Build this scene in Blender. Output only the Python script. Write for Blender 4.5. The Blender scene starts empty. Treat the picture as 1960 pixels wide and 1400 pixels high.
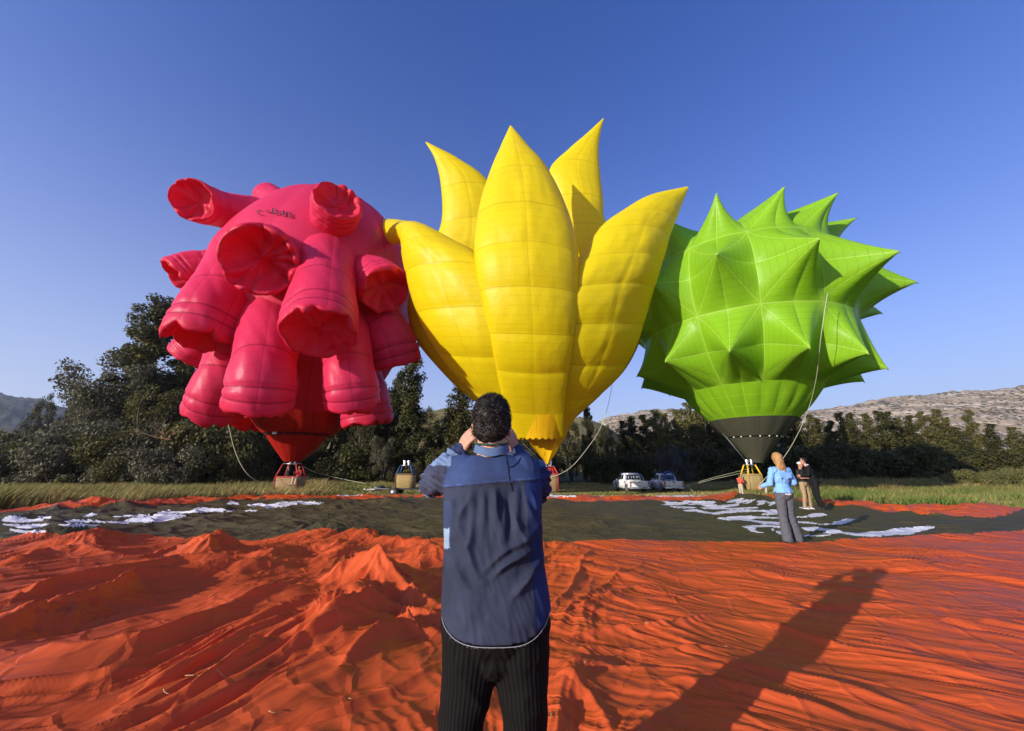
import bpy, bmesh, math, random
import numpy as np
from mathutils import Vector, Matrix
R = math.radians
HAZE = .00012
scene = bpy.context.scene
# ------------------------------------------------------------------ camera, sky, sun, exposure
TILT = math.atan(195 / 738.0)
CAM = np.array((0.0, 0.0, 1.47))
cam_data = bpy.data.cameras.new('camera'); cam = bpy.data.objects.new('camera', cam_data)
scene.collection.objects.link(cam); scene.camera = cam
cam.location = CAM; cam.rotation_euler = (math.pi / 2 + TILT, 0, 0)
cam_data.sensor_width = 36.0; cam_data.lens = 36.0 * 738 / 1960; cam_data.clip_start = .05; cam_data.clip_end = 8000
SUN_EL, SUN_AZ = R(14.0), R(231.0)          # azimuth clockwise from +Y: behind and to the left
world = bpy.data.worlds.new('World'); scene.world = world; world.use_nodes = True
wt = world.node_tree; wt.nodes.clear()
sky = wt.nodes.new('ShaderNodeTexSky'); sky.sky_type = 'NISHITA'; sky.sun_disc = False
sky.sun_elevation = SUN_EL; sky.sun_rotation = SUN_AZ
sky.altitude = 1100; sky.air_density = 1.15; sky.dust_density = 3.0; sky.ozone_density = 4.5
hs = wt.nodes.new('ShaderNodeHueSaturation'); hs.inputs['Hue'].default_value = .522; hs.inputs['Saturation'].default_value = 1.28; hs.inputs['Value'].default_value = 1.0
bgd = wt.nodes.new('ShaderNodeBackground'); bgd.inputs['Strength'].default_value = .15
wo = wt.nodes.new('ShaderNodeOutputWorld')
# the pale air near the horizon thickens the Nishita sky
wtc = wt.nodes.new('ShaderNodeTexCoord'); wsp = wt.nodes.new('ShaderNodeSeparateXYZ'); wt.links.new(wtc.outputs['Generated'], wsp.inputs[0])
def wm(op, a, b):
    n = wt.nodes.new('ShaderNodeMath'); n.operation = op
    for i, v in enumerate((a, b)):
        if isinstance(v, (int, float)): n.inputs[i].default_value = v
        else: wt.links.new(v, n.inputs[i])
    return n.outputs[0]
zc_ = wm('MAXIMUM', wsp.outputs[2], 0.0); fz = wm('MULTIPLY', wm('EXPONENT', wm('MULTIPLY', wm('POWER', wm('DIVIDE', zc_, .40), 1.4), -1.0), 0.0), .80)
wmx = wt.nodes.new('ShaderNodeMix'); wmx.data_type = 'RGBA'; wt.links.new(fz, wmx.inputs[0]); wmx.inputs[7].default_value = (2.75, 2.95, 3.95, 1)
wt.links.new(sky.outputs[0], hs.inputs['Color']); wt.links.new(hs.outputs[0], wmx.inputs[6]); wt.links.new(wmx.outputs[2], bgd.inputs[0]); wt.links.new(bgd.outputs[0], wo.inputs[0])
sun_data = bpy.data.lights.new('sun', 'SUN'); sun = bpy.data.objects.new('sun', sun_data); scene.collection.objects.link(sun)
sun_data.energy = 4.1; sun_data.angle = R(.5); sun_data.color = (1.0, .93, .82)
SUN_DIR = Vector((math.sin(SUN_AZ) * math.cos(SUN_EL), math.cos(SUN_AZ) * math.cos(SUN_EL), math.sin(SUN_EL)))
sun.rotation_euler = SUN_DIR.to_track_quat('Z', 'Y').to_euler()
scene.view_settings.view_transform = 'Standard'; scene.view_settings.look = 'None'
scene.view_settings.exposure = 0.62; scene.view_settings.gamma = 1.0; scene.view_settings.use_curve_mapping = False
scene.render.engine = 'CYCLES'
cy = scene.cycles; cy.use_denoising = True; cy.max_bounces = 8; cy.diffuse_bounces = 3; cy.glossy_bounces = 2
cy.transmission_bounces = 5; cy.transparent_max_bounces = 8; cy.caustics_reflective = False; cy.caustics_refractive = False
# ------------------------------------------------------------------ helpers
rng = np.random.default_rng(7); random.seed(7)
cT, sT = math.cos(TILT), math.sin(TILT)
def ray(u, v):
    """direction of a photograph pixel (1960 x 1400), scaled so that its y component is 1"""
    a = (np.asarray(u, float) - 980) / 738; b = (700 - np.asarray(v, float)) / 738
    y = cT - b * sT; z = sT + b * cT
    return np.stack([a / y, np.ones_like(y), z / y], -1)
def at(u, v, Y):
    """point seen at a pixel, at distance Y in front of the camera"""
    return CAM + ray(u, v) * np.asarray(Y, float)[..., None]
def on_ground(u, v, z=0.0):
    d = ray(u, v); return CAM + d * ((z - CAM[2]) / d[..., 2])[..., None]
def proj(p):
    p = np.asarray(p, float) - CAM; x, y, z = p[..., 0], p[..., 1], p[..., 2]
    f = y * cT + z * sT; up = -y * sT + z * cT
    return np.stack([980 + 738 * x / f, 700 - 738 * up / f], -1)
def link(o, parent=None):
    scene.collection.objects.link(o)
    if parent is not None: o.parent = parent
    return o
def tag(o, label=None, cat=None, group=None, kind=None):
    if label: o['label'] = label
    if cat: o['category'] = cat
    if group: o['group'] = group
    if kind: o['kind'] = kind
    return o
def empty(name, loc=(0, 0, 0), label=None, cat=None, group=None, rz=0):
    o = bpy.data.objects.new(name, None); o.location = [float(c) for c in loc]; o.rotation_euler = (0, 0, rz); o.empty_display_size = .3
    link(o); return tag(o, label, cat, group)
def mesh(name, verts, faces, mat=None, parent=None, smooth=True, uv=None, col=None, attr=None, origin=None, base=None):
    """numpy arrays -> one mesh object; faces is an (n,3) or (n,4) array, or a list of such arrays"""
    verts = np.asarray(verts, np.float32).reshape(-1, 3)
    fl = faces if isinstance(faces, list) else [faces]
    fl = [np.asarray(f, np.int32) for f in fl if len(f)]
    loops = np.concatenate([f.ravel() for f in fl]); sizes = np.concatenate([np.full(len(f), f.shape[1], np.int32) for f in fl])
    starts = np.concatenate([[0], np.cumsum(sizes)[:-1]]).astype(np.int32)
    me = bpy.data.meshes.new(name)
    if origin is not None: verts = verts - np.asarray(origin, np.float32)
    if base is not None: verts = verts - np.asarray(base, np.float32)     # vertices given in the place's axes, stored in the thing's
    me.vertices.add(len(verts)); me.vertices.foreach_set('co', verts.ravel())
    me.loops.add(len(loops)); me.loops.foreach_set('vertex_index', loops)
    me.polygons.add(len(sizes)); me.polygons.foreach_set('loop_start', starts); me.polygons.foreach_set('loop_total', sizes)
    if smooth: me.polygons.foreach_set('use_smooth', np.ones(len(sizes), bool))
    me.update(calc_edges=True); me.validate()
    if uv is not None:
        l = me.uv_layers.new(name='UVMap'); l.data.foreach_set('uv', np.asarray(uv, np.float32)[loops].ravel())
    if col is not None:
        a = me.color_attributes.new('Col', 'FLOAT_COLOR', 'POINT'); c = np.asarray(col, np.float32)
        if c.shape[1] == 3: c = np.concatenate([c, np.ones((len(c), 1), np.float32)], 1)
        a.data.foreach_set('color', c.ravel())
    for k, vals in (attr or {}).items():
        a = me.attributes.new(k, 'FLOAT', 'POINT'); a.data.foreach_set('value', np.asarray(vals, np.float32))
    o = bpy.data.objects.new(name, me)
    if mat is not None: me.materials.append(mat)
    if origin is not None: o.location = [float(c) for c in origin]
    return link(o, parent)
def grid_faces(nr, nc, wrap=False, off=0):
    """quads of an nr x nc vertex grid, wrapped round in the column direction if asked"""
    r = np.arange(nr - 1)[:, None]; n = nc if wrap else nc - 1
    c = np.arange(n)[None, :]; c2 = (c + 1) % nc
    q = np.stack([r * nc + c, r * nc + c2, (r + 1) * nc + c2, (r + 1) * nc + c], -1).reshape(-1, 4)
    return q + off
def spline(P, n):
    """Catmull-Rom through the rows of P at n even parameters"""
    P = np.asarray(P, float); m = len(P); t = np.linspace(0, m - 1, n); i = np.clip(t.astype(int), 0, m - 2); f = (t - i)[:, None]
    g = lambda k: P[np.clip(k, 0, m - 1)]
    a, b, c, d = g(i - 1), g(i), g(i + 1), g(i + 2)
    a = np.where((i == 0)[:, None], 2 * b - c, a); d = np.where((i == m - 2)[:, None], 2 * c - b, d)
    return .5 * (2 * b + (c - a) * f + (2 * a - 5 * b + 4 * c - d) * f ** 2 + (3 * b - a - 3 * c + d) * f ** 3)
def unit(v):
    v = np.asarray(v, float); return v / np.maximum(np.linalg.norm(v, axis=-1, keepdims=True), 1e-9)
def frames(C):
    T = unit(np.gradient(C, axis=0)); N = np.zeros_like(C); a = np.array((0, 0, 1.)) if abs(T[0, 2]) < .9 else np.array((0, 1., 0))
    n = unit(np.cross(np.cross(T[0], a), T[0]))
    for i in range(len(C)):
        n = unit(n - T[i] * n.dot(T[i])); N[i] = n
    return T, N, np.cross(T, N)
def tube_arrays(C, rad, k=8, off=0, cap=True):
    C = np.asarray(C, float); rad = np.broadcast_to(np.asarray(rad, float), (len(C),)); T, N, B = frames(C)
    a = np.linspace(0, 2 * np.pi, k, endpoint=False)
    V = C[:, None] + rad[:, None, None] * (np.cos(a)[None, :, None] * N[:, None] + np.sin(a)[None, :, None] * B[:, None])
    V = V.reshape(-1, 3); F = [grid_faces(len(C), k, True, off)]
    if cap:
        n = len(V); V = np.concatenate([V, C[:1], C[-1:]]); i = np.arange(k); j = (i + 1) % k
        F.append(np.stack([np.full(k, n), j, i], -1) + off); F.append(np.stack([np.full(k, n + 1), n - k + i, n - k + j], -1) + off)
    return V, F
class MB:
    """collects shapes that make one mesh object"""
    def __init__(s): s.V = []; s.F3 = []; s.F4 = []; s.n = 0
    def add(s, V, F):
        for f in (F if isinstance(F, list) else [F]):
            f = np.asarray(f)
            if len(f): (s.F3 if f.shape[1] == 3 else s.F4).append(f + s.n)
        s.V.append(np.asarray(V, float)); s.n += len(V); return s
    def tube(s, C, rad, k=8):
        V, F = tube_arrays(C, rad, k); return s.add(V, F)
    def bar(s, p, q, r0, r1=None, k=8): return s.tube([p, q], [r0, r0 if r1 is None else r1], k)
    def box(s, c, size, rot=None, bev=.12):
        """box with chamfered edges: centre, full size, optional 3x3 rotation"""
        c = np.asarray(c, float); h = np.asarray(size, float) / 2; b = min(h) * bev
        bm = bmesh.new(); bmesh.ops.create_cube(bm, size=1.0)
        for v in bm.verts: v.co = Vector((v.co.x * 2 * h[0], v.co.y * 2 * h[1], v.co.z * 2 * h[2]))
        if bev > 0: bmesh.ops.bevel(bm, geom=bm.edges[:], offset=b, segments=1, affect='EDGES', profile=.5)
        bmesh.ops.triangulate(bm, faces=[f for f in bm.faces if len(f.verts) > 4]); bm.verts.index_update()
        V = np.array([v.co[:] for v in bm.verts]); f3 = [[v.index for v in f.verts] for f in bm.faces if len(f.verts) == 3]
        f4 = [[v.index for v in f.verts] for f in bm.faces if len(f.verts) == 4]; bm.free()
        if rot is not None: V = V @ np.asarray(rot).T
        return s.add(V + c, [np.array(f3, int).reshape(-1, 3), np.array(f4, int).reshape(-1, 4)])
    def poly_prism(s, pts, d0, d1, axis=1):
        """polygon pts (a,b) extruded along an axis from d0 to d1"""
        bm = bmesh.new(); mk = lambda p, d: {0: (d, p[0], p[1]), 1: (p[0], d, p[1]), 2: (p[0], p[1], d)}[axis]
        v0 = [bm.verts.new(mk(p, d0)) for p in pts]; v1 = [bm.verts.new(mk(p, d1)) for p in pts]; n = len(pts)
        bm.faces.new(v0); bm.faces.new(v1[::-1])
        for i in range(n): bm.faces.new((v0[i], v1[i], v1[(i + 1) % n], v0[(i + 1) % n]))
        bmesh.ops.recalc_face_normals(bm, faces=bm.faces[:]); bmesh.ops.triangulate(bm, faces=bm.faces[:]); bm.verts.index_update()
        V = np.array([v.co[:] for v in bm.verts]); F = np.array([[v.index for v in f.verts] for f in bm.faces]); bm.free()
        return s.add(V, F)
    def ball(s, c, r, n=10, m=14, sq=(1, 1, 1)):
        t = np.linspace(0, np.pi, n)[:, None]; p = np.linspace(0, 2 * np.pi, m, endpoint=False)[None]
        V = np.stack([np.sin(t) * np.cos(p), np.sin(t) * np.sin(p), np.cos(t) + 0 * p], -1).reshape(-1, 3) * np.asarray(sq) * r + np.asarray(c)
        return s.add(V, grid_faces(n, m, True)[:, ::-1])
    def build(s, name, mat, parent=None, smooth=True, rot=None, loc=None, **kw):
        V = np.concatenate(s.V)
        if rot is not None: V = V @ np.asarray(rot).T
        if loc is not None: V = V + np.asarray(loc)
        F = ([np.concatenate(s.F3)] if s.F3 else []) + ([np.concatenate(s.F4)] if s.F4 else [])
        return mesh(name, V, F, mat, parent, smooth, **kw)
def Rz(a): c, s = math.cos(a), math.sin(a); return np.array([[c, -s, 0], [s, c, 0], [0, 0, 1.]])
# gradient noise
_perm = np.concatenate([rng.permutation(1024)] * 3); _ang = rng.random(1024) * 2 * np.pi; _gx, _gy = np.cos(_ang), np.sin(_ang)
def pn(x, y, seed=0):
    x = np.asarray(x, float) + seed * 17.31; y = np.asarray(y, float) + seed * 9.73
    xi = np.floor(x).astype(int); yi = np.floor(y).astype(int); fx, fy = x - xi, y - yi
    w = lambda t: t * t * t * (t * (t * 6 - 15) + 10)
    def g(i, j):
        h = _perm[(_perm[(xi + i) & 1023] + yi + j) & 1023]; return _gx[h] * (fx - i) + _gy[h] * (fy - j)
    u, v = w(fx), w(fy); a, b, c, d = g(0, 0), g(1, 0), g(0, 1), g(1, 1)
    return 1.5 * ((a + (b - a) * u) * (1 - v) + (c + (d - c) * u) * v)
def fbm(x, y, o=4, seed=0): return sum(pn(x * 2 ** i, y * 2 ** i, seed + i * 3) / 2 ** i for i in range(o))
def ridged(x, y, seed=0, p=2.0): return np.clip(1 - np.abs(pn(x, y, seed)) * 1.6, 0, 1) ** p
def sstep(a, b, x): t = np.clip((x - a) / (b - a), 0, 1); return t * t * (3 - 2 * t)
# ------------------------------------------------------------------ materials
class NT:
    """a little shorthand for node trees"""
    def __init__(s, name):
        s.m = bpy.data.materials.new(name); s.m.use_nodes = True; s.t = s.m.node_tree; s.t.nodes.clear(); s.out = s.n('OutputMaterial')
    def n(s, kind, **kw):
        nd = s.t.nodes.new('ShaderNode' + kind)
        for k, v in kw.items(): setattr(nd, k, v)
        return nd
    def l(s, a, b): s.t.links.new(a, b)
    def set(s, sock, v):
        if hasattr(v, 'default_value') or hasattr(v, 'is_linked'): s.l(v, sock)
        else: sock.default_value = (*v, 1) if isinstance(v, tuple) and len(v) == 3 and sock.type == 'RGBA' else v
    def math(s, op, a, b=0.0, c=None):
        nd = s.n('Math', operation=op); s.set(nd.inputs[0], a); s.set(nd.inputs[1], b)
        if c is not None: s.set(nd.inputs[2], c)
        return nd.outputs[0]
    def mix(s, fac, a, b, blend='MIX'):
        nd = s.n('Mix', data_type='RGBA', blend_type=blend); s.set(nd.inputs[0], fac)
        s.set(nd.inputs[6], a if not isinstance(a, tuple) else (*a[:3], 1)); s.set(nd.inputs[7], b if not isinstance(b, tuple) else (*b[:3], 1)); return nd.outputs[2]
    def noise(s, scale, detail=4, rough=.55, vec=None, stretch=None, dist=0.0):
        nd = s.n('TexNoise'); nd.inputs['Scale'].default_value = scale; nd.inputs['Detail'].default_value = detail
        nd.inputs['Roughness'].default_value = rough; nd.inputs['Distortion'].default_value = dist
        vec = vec or s.obj()
        if stretch:
            mp = s.n('Mapping'); mp.inputs['Scale'].default_value = stretch; s.l(vec, mp.inputs[0]); vec = mp.outputs[0]
        s.l(vec, nd.inputs['Vector']); return nd.outputs['Fac']
    def obj(s):
        if not hasattr(s, '_tc'): s._tc = s.n('TexCoord')
        return s._tc.outputs['Object']
    def uv(s):
        if not hasattr(s, '_tc'): s._tc = s.n('TexCoord')
        sp = s.n('SeparateXYZ'); s.l(s._tc.outputs['UV'], sp.inputs[0]); return sp.outputs[0], sp.outputs[1]
    def ramp(s, fac, stops):
        nd = s.n('ValToRGB'); e = nd.color_ramp.elements
        while len(e) < len(stops): e.new(.5)
        for i, (p, c) in enumerate(stops): e[i].position = p; e[i].color = (*c, 1) if isinstance(c, tuple) else (c, c, c, 1)
        s.l(fac, nd.inputs[0]); return nd.outputs[0]
    def line(s, val, period, width):
        return s.math('LESS_THAN', s.math('PINGPONG', val, period / 2), width)
    def bump(s, h, strength=.3, dist=.02):
        nd = s.n('Bump'); nd.inputs['Strength'].default_value = strength; nd.inputs['Distance'].default_value = dist; s.l(h, nd.inputs['Height']); return nd.outputs[0]
    def finish(s, col, rough=.6, normal=None, trans=0.0, metal=0.0, spec=.5, sheen=0.0, tcol=None, emit=None, coat=0):
        b = s.n('BsdfPrincipled'); s.set(b.inputs['Base Color'], (*col, 1) if isinstance(col, tuple) else col); s.set(b.inputs['Roughness'], rough)
        b.inputs['Metallic'].default_value = metal; b.inputs['Specular IOR Level'].default_value = spec
        if sheen: b.inputs['Sheen Weight'].default_value = sheen
        if coat: b.inputs['Coat Weight'].default_value = coat
        if normal is not None: s.l(normal, b.inputs['Normal'])
        sh = b.outputs[0]
        if trans:
            t = s.n('BsdfTranslucent'); s.set(t.inputs[0], tcol if tcol is not None else ((*col, 1) if isinstance(col, tuple) else col))
            if isinstance(t.inputs[0].default_value, tuple): pass
            if normal is not None: s.l(normal, t.inputs['Normal'])
            mx = s.n('MixShader'); mx.inputs[0].default_value = trans; s.l(sh, mx.inputs[1]); s.l(t.outputs[0], mx.inputs[2]); sh = mx.outputs[0]
        s.l(sh, s.out.inputs[0]); return s.m
def plain(name, col, rough=.6, metal=0.0, var=.12, scale=8, spec=.5, bump=0.0, sheen=0.0, coat=0):
    """one colour with a little uneven tone and relief"""
    t = NT(name); n = t.noise(scale, 5)
    c = t.mix(n, tuple(x * (1 - var) for x in col), tuple(min(1, x * (1 + var)) for x in col))
    rg = t.math('MULTIPLY_ADD', n, .2, rough - .1)
    return t.finish(c, rg, t.bump(t.noise(scale * 6, 3), bump, .01) if bump else None, metal=metal, spec=spec, sheen=sheen, coat=coat)
MAT = {}
# ------------------------------------------------------------------ ground and hills
def gz(x, y):
    x = np.asarray(x, float); y = np.asarray(y, float)
    return -.045 - .75 * sstep(8, 42, y) + .9 * sstep(42, 120, y) + .05 * pn(x / 6, y / 6, 3) * sstep(20, 30, y)
def grass_mat():
    t = NT('meadow_soil'); a = t.noise(.12, 6, .6); b = t.noise(1.6, 6, .65)
    c = t.ramp(a, [(.35, (.045, .055, .014)), (.55, (.10, .085, .028)), (.7, (.15, .105, .045))])
    c = t.mix(t.math('MULTIPLY', b, .7), c, (.055, .060, .017))
    return t.finish(c, .95, t.bump(t.noise(5, 6, .7), .8, .15), spec=.1)
MAT['soil'] = grass_mat()
ys = np.concatenate([np.linspace(-40, -4, 8), np.linspace(-3, 90, 110), np.geomspace(96, 2500, 34)])
xs = np.concatenate([-np.geomspace(2500, 82, 26), np.linspace(-80, 80, 120), np.geomspace(82, 2500, 26)])
XX, YY_ = np.meshgrid(xs, ys)
tag(mesh('meadow_ground', np.stack([XX, YY_, gz(XX, YY_)], -1).reshape(-1, 3), grid_faces(len(ys), len(xs)), MAT['soil']), kind='structure')
def hill(name, prof, Y0, Y1, mat, u_off=0.0, base_drop=40, rough=1.0, nr=60, seed=0, n=260, z0=-1.0):
    """a hillside rising from distance Y0 to a skyline seen at prof (u, v) at distance Y1"""
    P = np.array(prof, float); u = np.linspace(P[0, 0], P[-1, 0], n); v = np.interp(u, P[:, 0], P[:, 1]); top = at(u, v, Y1)
    rows = []
    for f in np.linspace(0, 1.5, nr):
        Y = Y0 + (Y1 - Y0) * f; x = top[:, 0] * (Y / Y1); g = sstep(0, 1, f) if f <= 1 else 1 - .35 * (f - 1)
        z = z0 + (top[:, 2] - z0) * (.35 * f + .65 * g if f <= 1 else g)
        damp = min(1, f * 3) * (1 if f < .93 else .35)
        amp = rough * (top[:, 2] - z0) * .05
        z = z + damp * amp * (fbm(x / (Y1 * .06), Y / (Y1 * .06) + 0 * x, 5, seed) + .6 * (ridged(x / (Y1 * .035), Y / (Y1 * .02) + 0 * x, seed + 5) - .5))
        rows.append(np.stack([x, Y + 0 * x, z], -1))
    return tag(mesh(name, np.concatenate(rows), grid_faces(nr, n), mat), kind='structure')
def rocky():
    t = NT('limestone_hillside'); p = t.obj(); sp = t.n('SeparateXYZ'); t.l(p, sp.inputs[0])
    n1 = t.noise(.012, 7, .62); 
    w = t.math('ADD', t.math('MULTIPLY', sp.outputs[2], .055), t.math('MULTIPLY', n1, 2.6))
    band = t.math('PINGPONG', w, .5)
    c = t.ramp(n1, [(.35, (.36, .27, .16)), (.6, (.52, .40, .26))])
    c = t.mix(t.math('GREATER_THAN', band, .40), c, (.68, .55, .40))
    sh = t.n('TexVoronoi'); sh.inputs['Scale'].default_value = .13; sh.inputs['Randomness'].default_value = 1; t.l(p, sh.inputs['Vector'])
    dots = t.math('LESS_THAN', sh.outputs['Distance'], t.math('MULTIPLY_ADD', t.noise(.02, 4), 1.1, -.18))
    c = t.mix(t.math('MULTIPLY', dots, .85), c, (.055, .06, .028))
    return t.finish(c, .95, t.bump(t.noise(.05, 7, .7), 1.0, 6), spec=.1)
def grassy():
    t = NT('dry_hillside'); p = t.obj(); n1 = t.noise(.02, 6, .65)
    c = t.ramp(n1, [(.35, (.15, .12, .04)), (.55, (.26, .21, .08)), (.7, (.33, .26, .12))])
    sh = t.n('TexVoronoi'); sh.inputs['Scale'].default_value = .16; t.l(p, sh.inputs['Vector'])
    dots = t.math('LESS_THAN', sh.outputs['Distance'], t.math('MULTIPLY_ADD', t.noise(.03, 3), 1.0, -.28))
    c = t.mix(t.math('MULTIPLY', dots, .8), c, (.06, .065, .025))
    return t.finish(c, .95, t.bump(t.noise(.15, 6, .7), 1.0, 2), spec=.1)
def wooded():
    t = NT('wooded_hillside'); n1 = t.noise(.03, 7, .7)
    c = t.ramp(n1, [(.35, (.035, .04, .03)), (.6, (.075, .075, .055)), (.75, (.12, .11, .08))])
    return t.finish(c, .95, t.bump(t.noise(.06, 7, .75), 1.0, 8), spec=.1)
MAT['rocky'] = rocky(); MAT['dry_hill'] = grassy(); MAT['wooded_hill'] = wooded()
hill('wooded_hill', [(-900, 760), (-500, 740), (-200, 748), (0, 757), (60, 766), (130, 783), (190, 772), (300, 790), (420, 815), (560, 850)], 500, 1500, MAT['wooded_hill'], seed=3)
hill('dry_hill', [(560, 860), (640, 830), (740, 806), (800, 794), (850, 783), (910, 786), (980, 800), (1060, 806), (1110, 800), (1150, 812), (1185, 835), (1230, 866), (1290, 885)], 110, 300, MAT['dry_hill'], seed=8, rough=.7)
hill('limestone_hill', [(1120, 842), (1150, 806), (1180, 797), (1230, 791), (1290, 785), (1350, 792), (1450, 795), (1540, 790), (1600, 783), (1680, 768), (1760, 760), (1860, 752), (1960, 742), (2150, 730), (2500, 745), (3000, 800)], 330, 900, MAT['rocky'], seed=12, rough=.8, n=340, nr=90)

# ------------------------------------------------------------------ the deflated envelope on the grass
def nylon(name, col, hi, rough, trans, spec):
    t = NT(name); n = t.noise(.9, 5, .6); c = t.mix(n, tuple(x * .85 for x in col), tuple(x * 1.08 for x in col))
    d = t.noise(2.6, 5, .65); c = t.mix(t.math('MULTIPLY', t.math('GREATER_THAN', d, .62), .12), c, hi)
    sp = t.n('SeparateXYZ'); t.l(t.obj(), sp.inputs[0])
    def creases(rot, along, across, det=3.0):     # fine sharp creases running along the pull of the cloth
        r = t.n('VectorRotate', rotation_type='Z_AXIS'); t.l(t.obj(), r.inputs['Vector']); r.inputs['Angle'].default_value = R(rot)
        f = t.noise(1.0, det, .5, vec=r.outputs[0], stretch=(along, across, 1), dist=.9)
        return t.math('POWER', t.math('SUBTRACT', 1.0, t.math('ABSOLUTE', t.math('MULTIPLY_ADD', f, 2.6, -1.3))), 3.0)
    side = t.math('MULTIPLY_ADD', sp.outputs[0], 1.6, .5); side.node.use_clamp = True
    def both(al, ac): return t.math('ADD', t.math('MULTIPLY', creases(-52, al, ac), t.math('SUBTRACT', 1.0, side)), t.math('MULTIPLY', creases(32, al, ac), side))
    h = t.math('ADD', t.math('MULTIPLY', both(.55, 3.2), 1.0), t.math('MULTIPLY', both(1.4, 7.0), .18))
    h = t.math('MULTIPLY', h, t.math('MULTIPLY_ADD', t.math('SMOOTH_MAX', t.math('SUBTRACT', t.noise(.9, 3), .42), 0.0, .02), 3.2, .22))
    vo = t.n('TexVoronoi', feature='DISTANCE_TO_EDGE'); vo.inputs['Scale'].default_value = 3.2; nz = t.n('TexNoise'); nz.inputs['Scale'].default_value = 2.2; t.l(t.obj(), nz.inputs['Vector']); wv = t.mix(.22, t.obj(), nz.outputs['Color']); t.l(wv, vo.inputs['Vector'])
    h = t.math('ADD', h, t.math('MULTIPLY', t.math('MINIMUM', vo.outputs['Distance'], .10), -3.0))
    return t.finish(c, t.math('MULTIPLY_ADD', n, .2, rough - .1), t.bump(h, .85, .026), trans=trans, tcol=tuple(min(1, x * 1.2) for x in col), spec=spec)
MAT['cloth_orange'] = nylon('orange_nylon', (.80, .126, .031), (.66, .13, .045), .44, .26, .22)
MAT['cloth_olive'] = nylon('olive_nylon', (.088, .072, .033), (.13, .11, .06), .6, .06, .14)
MAT['cloth_white'] = nylon('white_nylon', (.82, .79, .84), (.6, .58, .6), .55, .1, .2)
NEAR = [(-900, 1050), (-100, 1046), (0, 1046), (200, 1042), (400, 1044), (600, 1041), (850, 1046), (1040, 1049), (1200, 1047), (1320, 1043), (1430, 1047), (1500, 1052), (1560, 1045), (1700, 1040), (1800, 1036), (1900, 1028), (1960, 1024), (2400, 1012)]
FAR = [(-900, 1010), (-100, 994), (0, 989), (60, 986), (150, 983), (250, 977), (380, 963), (480, 957), (600, 958), (720, 953), (750, 949), (830, 951), (1040, 957), (1260, 957), (1380, 957), (1420, 949), (1440, 949), (1500, 957), (1600, 972), (1680, 981), (1760, 993), (1850, 1000), (1900, 1000), (1960, 988), (2060, 984), (2400, 985)]
EDGE = [(-900, 1000), (-100, 987), (0, 981), (100, 977), (180, 971), (250, 968), (330, 957), (480, 947), (550, 945), (650, 945), (720, 947), (830, 944), (1040, 946), (1160, 947), (1230, 947), (1350, 946), (1400, 943), (1450, 945), (1500, 951), (1560, 959), (1620, 962), (1700, 972), (1760, 976), (1850, 977), (1960, 974), (2100, 972), (2400, 970)]
def border(L):
    """an edge of the cloth as the distance y for each sideways angle x / y"""
    P = np.array(L, float); G = on_ground(P[:, 0], P[:, 1]); r = G[:, 0] / G[:, 1]; o = np.argsort(r)
    return lambda q: np.interp(q, r[o], G[o, 1])
b_near, b_far, b_edge = border(NEAR), border(FAR), border(EDGE)
def poly_d(X, Y, P):
    """distance to a polyline and how far along it (0..1)"""
    P = np.asarray(P, float); best = np.full(X.shape, 1e9); tt = np.zeros(X.shape); n = len(P) - 1
    for i in range(n):
        a, d = P[i], P[i + 1] - P[i]; t = np.clip(((X - a[0]) * d[0] + (Y - a[1]) * d[1]) / (d @ d), 0, 1)
        q = np.hypot(X - a[0] - t * d[0], Y - a[1] - t * d[1]); m = q < best; best = np.where(m, q, best); tt = np.where(m, (i + t) / n, tt)
    return best, tt
def g2(*uv): P = np.array(uv, float); return on_ground(P[:, 0], P[:, 1])[:, :2]
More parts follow.
